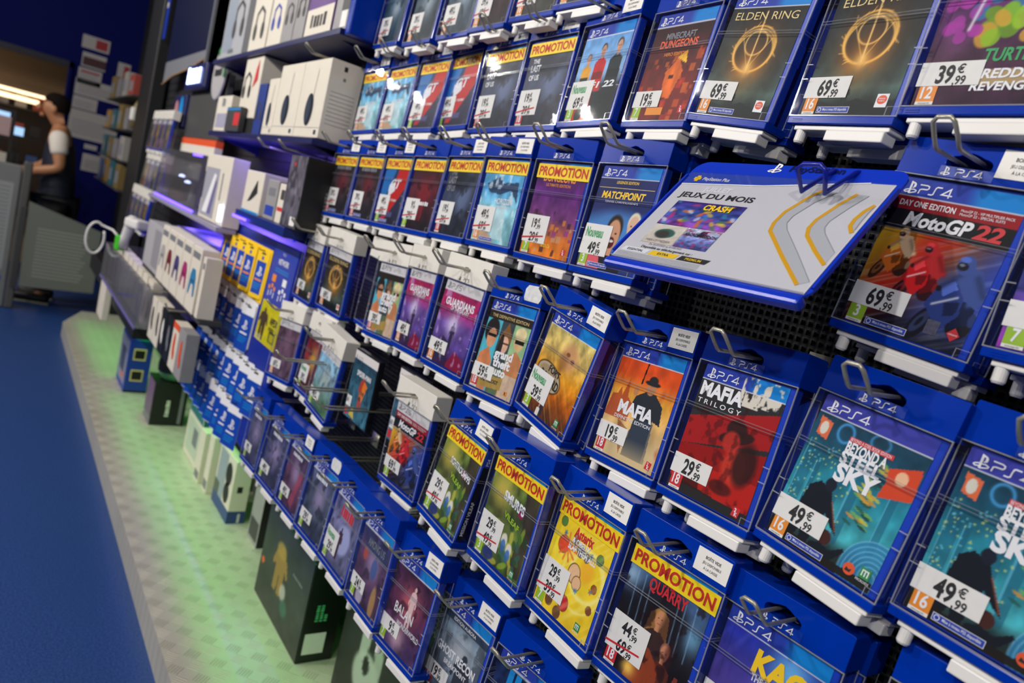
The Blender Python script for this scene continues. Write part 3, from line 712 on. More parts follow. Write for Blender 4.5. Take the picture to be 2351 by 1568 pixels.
def promo(par, full=False):
    mb = MB(); x0, x1 = (X(.045), X(.965)); z0, z1 = Z(.325), Z(.210); y = .0046
    mb.slab(x0, x1, z0, z1, y, M['promo'], .0003)
    mb.text('PROMOTION', (x0+x1)/2, z0+.0050, .0150, M['promored'], y-.0006, .03, (x1-x0)*.93/ (glyphs('PROMOTION', .03)[2]*.0150/CAPH), 'C')
    return mb.build('promo_sticker', par)
CASES = {}
def case(key, pose, desc, art, kind='ps4', price=None, old=None, new=False, pegi=None, promot=False, note=None, texts=(), ups=False, chips=(), ps=True, group=None, keep=True, cat='game case'):
    H = CH if kind == 'ps4' else .229
    mw = pose_matrix(pose, H)
    if kind == 'ps5':
        mw = mw  # taller head only; base stays the base of the case
    t = thing('game_case', desc, cat, mw=mw, group=group)
    hd = link('header', HEADS[kind], t); link('clear_cover', COVER, t); bs = link('base_strip', STRIP, t); link('lock_rail', RAIL, bs)
    kc = link('keep_case', KEEP if keep is True else KEEPD, t) if keep else t
    cw, ch = CX1-CX0, CZ1-CZ0; y = .0056
    if art is not None:
        mb = MB(); TX = lambda u: CX0+u*cw
        TZ = lambda v: CZ1-v*ch
        yt = y-.0003
        if ps:
            wm = M['white'] if kind == 'ps4' else M['grey']
            ps_symbol(mb, TX(.045), TZ(.098), .0135, wm, yt); ps_word(mb, TX(.165), TZ(.092), .0100, wm, yt, '4' if kind == 'ps4' else '5')
        for q in texts:
            s, u, v, h, mt, bold, wd, al = q[:8]; sl = q[8] if len(q) > 8 else 0; rs = q[9] if len(q) > 9 else 0
            if s[0] == '#': mb.blocks(int(s[1:]), TX(u), TZ(v), wd*cw, h*ch, M[mt], yt-.0002, al); continue
            sx = wd*cw/(glyphs(s, bold)[2]*h*ch/CAPH) if wd else .9
            mb.text(s, TX(u), TZ(v), h*ch, M[mt], yt-.0002, bold, sx, al, sl, rs)
        if pegi:
            x0, z0 = TX(.03), TZ(.995); mb.rect(x0, x0+.0185, z0, z0+.0215, yt-.0001, M['paper']); mb.rect(x0, x0+.0185, z0+.0034, z0+.0215, yt-.0002, M[PEGI[pegi]])
            mb.text(pegi, x0+.0092, z0+.0066, .012, M['white'], yt-.0005, .025, .8, 'C'); mb.text('www.pegi.info', x0+.0092, z0+.001, .0015, M['ink'], yt-.0005, 0, .95, 'C')
        if ups:
            x0, x1, z0, z1 = TX(.20), TX(.56), TZ(.985), TZ(.94)
            mb.rect(x0, x1, z0, z1, yt-.0001, M['white']); mb.rect(x0+.0005, x1-.0005, z0+.0005, z1-.0005, yt-.0002, M['blueink'])
            mb.ell(x0+.0042, (z0+z1)/2, .0026, .0026, yt-.0003, M['white']); mb.ell(x0+.0042, (z0+z1)/2, .0019, .0019, yt-.0004, M['blueink'])
            mb.text('Mise \u00e0 niveau PS5 disponible', x0+.009, z0+.0027, .0028, M['white'], yt-.0004, .008, .72)
        for q in chips:
            k, u, v = q[:3]; x, z = TX(u), TZ(v)
            if k == '2k':
                mb.poly([(x-.006, z-.005), (x+.004, z-.006), (x+.006, z+.005), (x-.004, z+.006)], yt-.0001, M['red']); mb.text('2', x-.001, z+.0003, .0042, M['white'], yt-.0003, .03, 1, 'C'); mb.text('K', x+.001, z-.0044, .0042, M['white'], yt-.0003, .03, 1, 'C')
            elif k == 'm':
                mb.chamfer(x-.0055, x+.0055, yt-.0004, yt, z-.0055, z+.0055, .0002, mat('ink_leaf', (40, 140, 70), .5)); mb.ribbon([(x-.003, z-.003), (x-.003, z+.003), (x+.003, z+.003), (x+.003, z-.003)], .0012, yt-.0006, M['white']); mb.ribbon([(x, z+.003), (x, z-.003)], .0012, yt-.0006, M['white'])
                mb.text('MICROIDS', x, z-.0092, .0024, M['white'], yt-.0003, 0, .9, 'C')
            elif k == 'moon':
                mb.ell(x, z, .0062, .0062, yt-.0001, M['ored']); mb.poly([(x-.004, z-.003), (x-.003, z+.001), (x, z-.0005), (x+.003, z+.001), (x+.002, z-.003)], yt-.0002, M['ink'])
            elif k == 'bn':
                mb.rect(x-.0075, x+.0075, z-.0075, z+.0075, yt-.0001, M['white']); mb.ell(x, z+.001, .0062, .005, yt-.0002, M['ored']); mb.text('BANDAI', x, z+.0014, .0016, M['white'], yt-.0004, .01, .9, 'C'); mb.text('NAMCO', x, z-.0012, .0016, M['white'], yt-.0004, .01, .9, 'C')
            elif k == 'dia':
                mb.poly([(x-.0065, z), (x, z-.007), (x+.0065, z), (x, z+.007)], yt-.0001, M['red']); mb.text('milestone', x, z-.0008, .0022, M['white'], yt-.0003, 0, .7, 'C')
            elif k == 'holo':
                mb.rect(x-.0065, x+.0065, z-.0075, z+.0075, yt-.0001, mat('hologram', (120, 120, 140), .25, metal=.6, noise=.3, nscale=200))
            elif k == 'rs':
                mb.chamfer(x-.004, x+.004, yt-.0004, yt, z-.004, z+.004, .0002, M['orange']); mb.text('R', x, z-.0025, .005, M['ink'], yt-.0006, .03, .9, 'C')
            elif k == 'flag':
                mb.rect(x-.02*q[3], x+.02*q[3], z-.004, z+.004, yt-.0001, M[q[4]])
            elif k == 'bar':
                mb.rect(TX(q[1]), TX(q[3]), TZ(q[4]), TZ(q[2]), yt-.0001, M[q[5]])
        art_part('sleeve', art, CX0, CX1, CZ0, CZ1, y, kc, mb)
    if price: price_sticker(kc, price, old, new)
    if promot: promo(kc)
    if note: notice(hd, 0, 0, note == 'torn')
    CASES[key] = (t, mw, kind)
    return t
def spare(key, dx=.004, dz=-.006, dy=.042, desc=None, cover=None):
    """the next case on the same hook"""
    t0, mw, kind = CASES[key]
    m2 = mw @ Matrix.Translation((dx, dy, dz))
    t = thing('game_case', desc, 'game case', mw=m2, group='cases waiting behind the front ones')
    for nm, me in (('header', HEADS[kind]), ('clear_cover', COVER), ('keep_case', KEEP)): link(nm, me, t)
    link('lock_rail', RAIL, link('base_strip', STRIP, t))
    return t
def hook_mesh(L, w=.022, r=.0023, upz=.024, tip=.024):
    """double wire display hook: back plate at y=0, wires run along -y and end in an upturned loop"""
    mb = MB(); pts = []
    a = [(-w/2, 0, 0), (-w/2, -L, 0), (-w/2, -L-.004, .0018), (-w/2, -L-tip*.55, upz*.42), (-w/2+.001, -L-tip, upz-.004), (-w/2+.005, -L-tip-.002, upz)]
    b = [(-p[0], p[1], p[2]) for p in reversed(a)]
    mb.tube(a+b, r, M['steel'], 8)
    mb.box(-.02, .02, -.002, 0, -.018, .018, M['steel'])
    return mb
HOOKS = {}
def hook(px, py, pz, label, ywall=.90, over=.048, group=None, upz=.024, mt=None):
    L = round(ywall-py+over, 2)
    k = (L, upz)
    if k not in HOOKS:
        o = hook_mesh(L, upz=upz).build('display_hook', None, True); HOOKS[k] = o.data; bpy.data.objects.remove(o)
    o = link('display_hook', HOOKS[k]); o.location = (px, ywall, pz)
    return tag(o, label, 'hook', group or 'steel hooks of the game wall')
def case_hook(key, label, over=.048):
    t, mw, kind = CASES[key]
    p = mw @ Vector((HX, 0, HZ+(.002 if kind == 'ps4' else .0095)))
    return hook(p.x, p.y, p.z, label, over=over)
POSES = {
    'r0_1': (-1.9666, 0.7903, 0.6306, 0.0, -3.18, -0.0),
    'r0_2': (-1.7834, 0.7904, 0.6222, 0.0, -3.07, -0.0),
    'r0_3': (-1.6079, 0.7903, 0.6231, 0.0, -3.08, -0.0),
    'r0_4': (-1.4676, 0.7903, 0.6269, 0.0, -3.13, -0.0),
    'r0_5': (-1.3045, 0.7903, 0.6329, 0.0, -3.21, -0.0),
    'r0_6': (-1.1631, 0.7903, 0.6395, 0.0, -3.3, -0.0),
    'r1_1': (-2.0702, 0.811, 0.4027, 2.52, -3.55, -3.5),
    'r1_2': (-1.9098, 0.8187, 0.4084, 2.0, -4.61, -3.51),
    'r1_3': (-1.7292, 0.8185, 0.4146, 0.54, -5.0, -1.76),
    'r1_4': (-1.6142, 0.8271, 0.4239, 0.94, -2.81, -3.72),
    'r1_5': (-1.4249, 0.8146, 0.42, 0.65, -2.34, -2.68),
    'r1_6': (-1.2533, 0.8063, 0.4243, 0.52, -2.52, -2.11),
    'f1': (-1.0686, 0.794, 0.4283, -4.18, -4.12, -1.24),
    'minecraft': (-0.8968, 0.794, 0.4323, -5.74, -3.47, 0.96),
    'elden1': (-0.7356, 0.7804, 0.4408, -3.33, -3.29, 5.69),
    'elden2': (-0.5804, 0.7834, 0.4389, -7.55, -2.85, 2.7),
    'tmnt': (-0.4475, 0.7748, 0.444, -0.0, -4.14, 0.0),
    'r2_1': (-2.0755, 0.7793, 0.1642, 3.23, -3.44, -1.6),
    'r2_2': (-1.919, 0.7859, 0.1692, 2.29, -2.22, -1.37),
    'r2_3': (-1.7432, 0.785, 0.1734, -0.42, -3.01, -1.48),
    'r2_4': (-1.5813, 0.781, 0.1781, 1.44, -3.6, -1.7),
    'r2_5': (-1.4325, 0.7888, 0.186, -1.17, -3.64, -1.63),
    'r2_6': (-1.2735, 0.7799, 0.1917, 1.99, -1.51, -1.18),
    'r2_7': (-1.089, 0.7712, 0.1926, 3.06, -0.99, -0.81),
    'r2_8': (-0.9185, 0.7747, 0.1945, 0.3, -4.29, -1.13),
    'moto': (-0.436, 0.7796, 0.211, 0.43, -4.2, 5.0),
    'moto2': (-0.2969, 0.775, 0.2189, 0.0, -4.12, 0.0),
    'p5_1': (-2.1174, 0.7616, -0.0818, -0.18, -2.93, 0.7),
    'p5_2': (-1.9437, 0.759, -0.0758, 5.58, 0.67, 2.14),
    'p5_3': (-1.7401, 0.795, -0.0688, -0.5, -0.78, 2.45),
    'p5_4': (-1.6131, 0.7616, -0.0683, 1.25, -2.57, -2.83),
    'p5_5': (-1.4438, 0.7551, -0.0543, -4.13, -2.21, -2.32),
    'p5_6': (-1.2544, 0.7393, -0.0465, 2.57, -3.23, 0.38),
    'gta': (-1.102, 0.7537, -0.0648, 0.91, -5.96, -2.62),
    'boyard': (-0.9107, 0.7482, -0.0476, -3.43, -3.45, 7.1),
    'mafia': (-0.7751, 0.7796, -0.0624, -4.25, -6.72, -3.13),
    'trilogy': (-0.5988, 0.7506, -0.0472, -4.2, -7.17, -2.23),
    'beyond1': (-0.4275, 0.7481, -0.0342, -4.01, -7.99, 3.28),
    'beyond2': (-0.2801, 0.747, -0.0377, -0.74, -5.76, 2.25),
    'w4_1': (-2.1324, 0.7322, -0.3287, 7.39, -4.94, -3.96),
    'w4_2': (-1.965, 0.765, -0.318, 0.0, -3.73, 0.0),
    'w4_3': (-1.8014, 0.7407, -0.3204, 1.42, -1.4, 5.91),
    'w4_5': (-1.3172, 0.7241, -0.3209, 3.26, 0.18, 0.7),
    'schtr': (-1.077, 0.7148, -0.2959, -3.51, -6.93, 1.67),
    'smurf': (-0.9011, 0.6963, -0.2874, -1.74, -2.75, 0.02),
    'asterix': (-0.7543, 0.7193, -0.2916, -4.04, -5.34, -1.37),
    'quarry': (-0.6015, 0.7174, -0.2909, 2.23, -4.1, 0.03),
    'kao': (-0.4597, 0.7345, -0.2978, 1.5, -4.1, 0.27),
    'right4': (-0.272, 0.7409, -0.2753, 0.0, -4.1, 0.0),
    'b1': (-2.1159, 0.7, -0.5966, -0.91, -4.01, -3.76),
    'b2': (-1.9165, 0.6939, -0.5814, 3.03, -5.04, 0.66),
    'b3': (-1.7618, 0.6983, -0.58, 0.33, -4.34, -1.53),
    'b4': (-1.5629, 0.6838, -0.5582, 1.85, -5.21, -0.72),
    'b5': (-1.4144, 0.6869, -0.5581, 0.42, -4.24, 0.09),
    'b6': (-1.2421, 0.6725, -0.5486, -1.77, -3.12, -2.77),
    'balan': (-1.1029, 0.6834, -0.5578, 2.17, -5.19, -2.29),
    'ghost': (-0.9785, 0.7217, -0.5797, 5.12, -4.05, 1.26),
    'b9': (-0.783, 0.7018, -0.5556, 10.18, -3.93, 2.34),
}
N1, N2, N3 = 116, 72, 44
G = 'security cases on the game wall'
dayone = [('DAY ONE EDITION', .06, .178, .036, 'white', .02, .46, 'L')]
# top row (cut by the frame)
for k, (a, b, tc) in {'r0_1': ('top row leftmost, teal picture', '39', (70, 110, 130)), 'r0_2': ('top row second from left, grey teal picture', '39', (80, 110, 125)), 'r0_3': ('top row third from left, pale blue picture', '49', (110, 140, 165)), 'r0_4': ('top row fourth from left, dark red picture', '39', (90, 50, 60)), 'r0_5': ('top row fifth from left, grey green picture', '29', (120, 120, 110)), 'r0_6': ('top row sixth from left, light grey picture', '29', (140, 145, 150))}.items():
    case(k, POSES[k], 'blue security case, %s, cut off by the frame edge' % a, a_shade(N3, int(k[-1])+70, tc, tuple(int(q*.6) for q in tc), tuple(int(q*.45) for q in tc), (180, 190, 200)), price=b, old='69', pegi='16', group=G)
# second row
for k, a, f, pr, old in (('r1_1', 'second row leftmost, pale snowy blue picture', a_ice, '49', '69'), ('r1_2', 'second row second from left, pale snowy blue picture', a_ice, '49', '69'),
        ('r1_3', 'second row third from left, red and blue car picture', a_car, '49', '69'), ('r1_4', 'second row fourth from left, red and blue car picture', a_car, '49', '69'),
        ('r1_5', 'second row fifth from left, dark blue face and grey title', a_face, '19', '39'), ('r1_6', 'second row sixth from left, dark blue face and grey title', a_face, '19', '39')):
    tx = [('THE', .12, .26, .05, 'white', .02, .16, 'L'), ('LAST', .10, .36, .075, 'white', .03, .24, 'L'), ('OF US', .10, .46, .06, 'white', .03, .24, 'L')] if f is a_face else [('GT', .34, .46, .13, 'white', .03, .4, 'L', .3), ('GRAN TURISMO', .36, .66, .035, 'white', .01, .4, 'L')] if f is a_car else [('HORIZON', .30, .58, .06, 'white', .01, .5, 'L')]
    case(k, POSES[k], 'blue promotion case, %s' % a, f(N3), price=pr, old=old, pegi='18' if f is a_face else '7' if f is a_car else '16', promot=True, note='y' if k in ('r1_1', 'r1_3', 'r1_5', 'r1_6') else None, texts=tx, group=G)
case('f1', POSES['f1'], 'blue case with three racing drivers on the cover, green Nouveau price', a_race_team(N2), price='69', new=True, pegi='3', note='y', texts=[('F1 22', .40, .66, .06, 'white', .03, .5, 'L', .3)], group=G)
case('minecraft', POSES['minecraft'], 'blue case with a red blocky dungeon cover priced 19,99', a_block_red(N2), price='19', pegi='7', note='y', texts=[('MINECRAFT', .5, .24, .055, 'grey', .03, .52, 'C'), ('DUNGEONS', .5, .32, .065, 'ored', .03, .66, 'C'), ('HERO EDITION', .5, .40, .03, 'orange', .01, .4, 'C')], chips=[('bar', .28, .88, .58, .95, 'orange'), ('2k', .9, .9)], group=G)
for k, a in (('elden1', 'left one of the two'), ('elden2', 'right one of the two')):
    case(k, POSES[k], 'blue case with golden rings on black, %s, top right area' % a, a_gold_ring(N1, 0), price='69', pegi='16', ups=True, texts=[('ELDEN RING', .5, .215, .062, 'cream', .0, .84, 'C')], chips=[('bn', .87, .90)], group=G)
case('tmnt', POSES['tmnt'], 'blue case with a purple brawler cover priced 39,99 in the top right corner', a_purple_brawl(N1), price='39', pegi='12', texts=[("SHREDDER'S", .34, .835, .055, 'white', .03, .62, 'L', .15), ('REVENGE', .42, .91, .05, 'white', .03, .44, 'L', .15), ('TURTLES', .44, .73, .075, 'green', .03, .44, 'L', .1)], group=G)
# third row
specs = {'r2_1': ('third row leftmost, black cover with pale title', 'sh', '39', '69', '18'), 'r2_2': ('third row second from left, black cover with pale title', 'sh', '39', '69', '18'), 'r2_3': ('third row third from left, red and blue car picture', 'car', '49', '69', '7'), 'r2_4': ('third row fourth from left, dark red figure', 'red', '9', '29', '7'), 'r2_5': ('third row fifth from left, dark blue face', 'face', '19', '39', '18'), 'r2_6': ('third row, icy blue landscape priced 49,99', 'ice', '49', '69', '16'), 'r2_7': ('third row, purple dungeon picture priced 19,99', 'dun', '19', '29', '7')}
for k, (a, f, pr, old, pg) in specs.items():
    art = {'sh': lambda: a_shade(N3, 81, (40, 40, 46), (52, 44, 50), (36, 36, 44), (120, 40, 50), 'ps4'), 'car': lambda: a_car(N3), 'red': lambda: a_shade(N3, 83, (40, 26, 34), (80, 30, 44), (32, 28, 34), (150, 40, 50), 'ps4', (120, 34, 44)), 'face': lambda: a_face(N2), 'ice': lambda: a_ice(N2), 'dun': lambda: a_block_purple(N2)}[f]()
    tx = {'sh': [('#7', .15, .24, .055, 'grey', .02, .7, 'L')], 'car': [('GT', .34, .46, .13, 'white', .03, .4, 'L', .3), ('GRAN TURISMO', .36, .66, .035, 'white', .01, .4, 'L')], 'red': [('#6', .40, .66, .05, 'white', .02, .4, 'L')], 'face': [('THE', .10, .22, .06, 'grey', .02, .2, 'L'), ('LAST', .08, .33, .09, 'grey', .03, .26, 'L'), ('OF US', .08, .43, .07, 'grey', .03, .26, 'L')],
          'ice': [('HORIZON', .40, .53, .065, 'white', .01, .45, 'L'), ('FORBIDDEN WEST', .42, .58, .025, 'white', .01, .4, 'L')], 'dun': [('DUNGEONS', .48, .20, .07, 'orange', .03, .66, 'C'), ('ULTIMATE EDITION', .48, .255, .03, 'orange', .01, .5, 'C'), ('6 DLCs', .52, .90, .035, 'yellow', .02, .18, 'C')]}[f]
    case(k, POSES[k], 'blue promotion case, %s' % a, art, price=pr, old=old, pegi=pg, promot=True, ups=f in ('sh', 'ice', 'car'), note=None if k in ('r2_4', 'r2_7') else 'y', texts=tx, chips=[('2k', .9, .92)] if f == 'dun' else (), group=G)
case('r2_8', POSES['r2_8'], 'blue case with two tennis players on a navy cover, green Nouveau price 49,99', a_tennis(N1), price='49', new=True, pegi='3', ups=True, texts=[('LEGENDS EDITION', .5, .165, .026, 'yellow', .01, .38, 'C'), ('MATCHPOINT', .48, .31, .065, 'yellow', .03, .74, 'C', .12), ('TENNIS CHAMPIONSHIPS', .48, .35, .02, 'white', 0, .58, 'C')], chips=[('bar', .02, .205, .98, .210, 'cream')], group=G)
moto_tx = dayone+[('MotoGP', .16, .30, .085, 'white', .035, .53, 'L', .18), ('22', .72, .30, .085, 'red', .035, .21, 'L', .18), ('MotoGP 22 - VIP MULTIPLIER PACK', .56, .157, .016, 'white', 0, .40, 'L'), ('MotoGP 22 - SPECIAL SUITS', .56, .180, .016, 'white', 0, .34, 'L')]
case('moto', POSES['moto'], 'large blue case with three motorbikes and a red banner across the cover, priced 69,99', a_motors(N1), price='69', pegi='3', ups=True, note='y', texts=moto_tx, chips=[('holo', .73, .88), ('dia', .90, .885)], group=G)
case('moto2', POSES['moto2'], 'blue case cut by the right frame edge beside the motorbike one, green rating badge', a_shade(N2, 84, (200, 60, 140), (70, 90, 190), (150, 60, 160), (230, 140, 60)), price='39', pegi='7', group=G)
# fourth row
for k, a, f in (('p5_1', 'leftmost of the pair with golden glow', 'ring'), ('p5_2', 'right one of the pair with golden glow', 'ring'), ('p5_4', 'picture panels in tan and gold', 'gta'), ('p5_5', 'pink and violet space picture, smaller looking of two', 'pink'), ('p5_6', 'pink and violet space picture nearest the blue hangers', 'pink')):
    art = {'ring': lambda: a_gold_ring(N3, 3), 'gta': lambda: a_panels(N3), 'pink': lambda: a_pink(N2)}[f]()
    if f != 'pink': art.band('ps5')
    tx = {'ring': [('ELDEN RING', .5, .215, .062, 'cream', .0, .84, 'C')], 'gta': [('grand', .30, .48, .10, 'white', .04, .55, 'L'), ('theft', .30, .58, .10, 'white', .04, .5, 'L'), ('auto V', .30, .68, .09, 'white', .04, .5, 'L')], 'pink': [('MARVEL', .42, .175, .022, 'red', .02, .2, 'L'), ('GUARDIANS', .12, .285, .085, 'white', .03, .78, 'L'), ('OF THE GALAXY', .3, .335, .045, 'white', .02, .5, 'L')]}[f]
    case(k, POSES[k], 'white-headed security case, %s' % a, art, 'ps5', price={'ring': '69', 'gta': '39', 'pink': '49'}[f], pegi='18' if f == 'gta' else '16', texts=tx, chips=[('bn', .87, .90)] if f == 'ring' else (), group=G)
case('p5_3', POSES['p5_3'], 'empty white-headed security case behind the tan one', None, 'ps5', keep=False, group=G)
case('gta', POSES['gta'], 'blue case with three cartoon faces in panels priced 59,99', a_panels(N1), price='59', pegi='18', note='torn', texts=[('THE DEFINITIVE EDITION', .08, .185, .034, 'cream', .0, .85, 'L'), ('grand', .38, .60, .085, 'white', .04, .42, 'L'), ('theft', .40, .70, .085, 'white', .04, .40, 'L'), ('auto', .42, .79, .085, 'white', .04, .32, 'L'), ('THE TRILOGY', .22, .90, .04, 'ink', .02, .42, 'L', 0, .05)], chips=[('rs', .86, .935)], group=G)
case('boyard', POSES['boyard'], 'blue case with a golden sand cover, green Nouveau price 39,99, hanging askew', a_sand(N1), price='39', new=True, pegi='3', note='y', texts=[('FORT', .30, .545, .062, 'ink', .03, .26, 'L', 0, -.1), ('BOYARD', .16, .64, .085, 'ink', .03, .44, 'L', .05, -.15)], chips=[('m', .82, .93)], group=G)
case('mafia', POSES['mafia'], 'blue case with an orange city and a man in a hat priced 19,99', a_gang_orange(N1), price='19', pegi='18', note='y', texts=[('MAFIA', .20, .60, .105, 'white', .045, .58, 'L'), ('DEFINITIVE EDITION', .18, .655, .030, 'white', .01, .60, 'L')], chips=[('2k', .92, .935)], group=G)
case('trilogy', POSES['trilogy'], 'blue case with a black and red cover and scraped band priced 29,99', a_gang_red(N1), price='29', pegi='18', texts=[('MAFIA', .03, .235, .10, 'white', .045, .53, 'L'), ('T R I L O G Y', .03, .30, .036, 'white', .01, .55, 'L')], chips=[('2k', .88, .945)], group=G)
sk = [('BEYOND A STEEL BOOK EDITION', .36, .215, .020, 'white', .0, .36, 'L'), ('BEYOND A', .35, .285, .062, 'white', .035, .36, 'L'), ('STEEL', .34, .365, .075, 'white', .04, .36, 'L'), ('SKY', .35, .48, .11, 'white', .045, .38, 'L')]
case('beyond1', POSES['beyond1'], 'blue case with a teal future city and white title priced 49,99', a_steel_city(N1), price='49', pegi='16', ups=True, texts=sk, chips=[('bar', .35, .19, .74, .222, 'red'), ('moon', .79, .925), ('m', .92, .90)], group=G)
case('beyond2', POSES['beyond2'], 'blue case with a teal future city cut by the right frame edge', a_steel_city(N1), price='49', pegi='16', ups=True, texts=sk, chips=[('bar', .35, .19, .74, .222, 'red'), ('moon', .79, .925), ('m', .92, .90)], group=G)
# fifth row
case('w4_1', POSES['w4_1'], 'white-headed case with a dim mauve cover beside the gift card rack', a_shade(N3, 90, (110, 80, 100), (96, 70, 90), (90, 70, 90), (120, 90, 110), 'ps5'), 'ps5', price='69', pegi='16', group=G)
case('w4_2', POSES['w4_2'], 'white-headed case with a maroon and yellow cover tucked behind a sky blue one', a_shade(N3, 91, (96, 24, 40), (120, 40, 44), (90, 40, 40), (222, 190, 60), 'ps5'), 'ps5', price='39', new=True, pegi='7', group=G)
sw = a_shade(N3, 92, (130, 180, 215), (140, 180, 200), (70, 110, 60), (190, 200, 190), 'ps5')
case('w4_3', POSES['w4_3'], 'white-headed case with a sky blue and green cover', sw, 'ps5', price='49', pegi='7', group=G)
case('w4_5', POSES['w4_5'], 'white-headed case with the motorbike cover and red banner', a_motors(N2).band('ps5'), 'ps5', price='69', pegi='3', texts=moto_tx, group=G)
vil = [('VILEAF', .42, .50, .05, 'lime', .03, .34, 'L', 0, -.2)]
case('schtr', POSES['schtr'], 'blue promotion case with a green forest cover and a printed spine, left one of two', a_forest(N1, 21), price='29', old='49', pegi='3', promot=True, note='y', texts=[('SCHTROUMPFS', .30, .37, .065, 'white', .035, .62, 'L', 0, -.12)]+vil, chips=[('m', .86, .93)], group=G)
case('smurf', POSES['smurf'], 'blue promotion case with a green forest cover, right one of two', a_forest(N1, 21), price='29', old='49', pegi='3', promot=True, texts=[('SMURFS', .32, .36, .085, 'white', .04, .46, 'L', 0, -.1)]+vil, chips=[('m', .86, .93)], group=G)
case('asterix', POSES['asterix'], 'blue promotion case with a bright yellow cover priced 29,99', a_yellow(N1), price='29', old='39', pegi='7', promot=True, note='y', texts=[('Asterix', .34, .28, .085, 'red', .03, .34, 'L'), ('& OBELIX', .34, .335, .045, 'white', .03, .32, 'L'), ('SLAP THEM ALL!', .30, .40, .05, 'white', .035, .5, 'L')], chips=[('m', .82, .92)], group=G)
case('quarry', POSES['quarry'], 'blue promotion case with a dark horror cover and red title priced 44,99', a_night(N1), price='44', old='69', pegi='18', promot=True, note='y', texts=[('THE', .44, .195, .035, 'red', .02, .14, 'L'), ('QUARRY', .28, .275, .085, 'red', .03, .48, 'L', 0, 0)], group=G)
case('kao', POSES['kao'], 'blue case with a blue cover and fat yellow title at the lower right edge', a_kanga(N1), price='29', new=True, pegi='7', texts=[('KAO', .36, .33, .15, 'yellow', .05, .52, 'L', .05), ('THE KANGAROO', .38, .39, .05, 'white', .03, .5, 'L')], group=G)
case('right4', POSES['right4'], 'blue case in the lower right corner showing only its header', a_shade(N3, 94, (60, 60, 120), (60, 60, 100), (40, 40, 80)), price='29', group=G)
# lowest row
low = {'b1': ('leftmost, grey violet cover', (90, 96, 150), (96, 96, 130), '19'), 'b2': ('second from left, grey violet cover', (84, 90, 150), (90, 90, 130), '49'), 'b3': ('third from left, violet cover with red streak', (100, 96, 150), (120, 70, 100), '49'), 'b4': ('fourth from left, grey and green cover', (110, 116, 170), (84, 96, 120), '29'), 'b5': ('fifth from left, moonlit violet cover', (90, 90, 150), (150, 150, 200), '29'), 'b6': ('sixth from left, dusky planets cover', (40, 60, 120), (110, 70, 110), '24')}
for k, (a, c1, c2, pr) in low.items():
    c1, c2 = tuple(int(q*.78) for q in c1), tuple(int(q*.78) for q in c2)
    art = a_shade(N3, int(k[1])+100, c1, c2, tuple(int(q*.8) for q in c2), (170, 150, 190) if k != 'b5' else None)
    if k == 'b5': art.ell(.62, .6, .24, .2, (170, 176, 222), .9, .3); art.figure(.5, .45, .45, (70, 44, 60)); art.ell(.55, .28, .24, .10, (170, 160, 190), .7, .4)
    if k == 'b6': art.ell(.25, .42, .08, .08, (190, 80, 60), .8, .3); art.ell(.62, .5, .10, .12, (60, 90, 150), .8, .3); art.ell(.8, .85, .09, .2, (190, 150, 80), .8, .3); art.ell(.35, .9, .12, .14, (205, 195, 215), .8, .3); art.rect(.2, .2, .95, .34, (40, 60, 100), .7)
    if k == 'b3': art.poly([(.5, .9), (.75, .35), (.9, .4), (.7, .95)], (170, 70, 90), .7)
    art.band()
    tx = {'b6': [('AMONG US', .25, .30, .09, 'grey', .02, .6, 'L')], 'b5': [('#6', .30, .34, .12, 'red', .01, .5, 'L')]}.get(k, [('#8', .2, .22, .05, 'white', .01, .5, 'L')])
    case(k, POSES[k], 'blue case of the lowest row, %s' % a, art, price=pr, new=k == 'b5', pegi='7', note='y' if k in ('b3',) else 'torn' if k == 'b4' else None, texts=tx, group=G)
ba = a_shade(N2, 120, (60, 36, 66), (84, 40, 70), (70, 50, 96), (226, 110, 110)); ba.figure(.6, .22, .45, (226, 190, 190)); ba.glow(.45, .85, .25, (230, 190, 200), .8); ba.band()
case('balan', POSES['balan'], 'blue case of the lowest row, violet cover with a glowing dancer priced 9,99', ba, price='9', pegi='7', note='y', texts=[('BALAN', .22, .62, .11, 'white', .01, .5, 'L'), ('WONDERWORLD', .36, .73, .055, 'white', .01, .6, 'L')], group=G)
gh = a_shade(N2, 121, (110, 130, 150), (120, 136, 150), (60, 70, 90), (200, 205, 210)); gh.figure(.68, .40, .6, (50, 56, 66), wide=1.6); gh.rect(0, .12, 1, .2, (40, 54, 76), .8); gh.band()
case('ghost', POSES['ghost'], 'blue case of the lowest row, grey misty cover with a soldier priced 19,99', gh, price='19', pegi='18', note='y', texts=[('EDITION AURORA', .25, .18, .035, 'white', .01, .5, 'L'), ('GHOST RECON', .08, .56, .085, 'white', .035, .85, 'L'), ('BREAKPOINT', .30, .65, .05, 'white', .02, .5, 'L')], group=G)
d9 = a_shade(N3, 122, (30, 50, 100), (24, 40, 80), (20, 30, 60), (60, 100, 180))
case('b9', POSES['b9'], 'blue case of the lowest row, dark navy cover at the bottom frame edge', d9, price='29', texts=[('II', .2, .3, .16, 'skyink', .04, .2, 'L')], group=G)
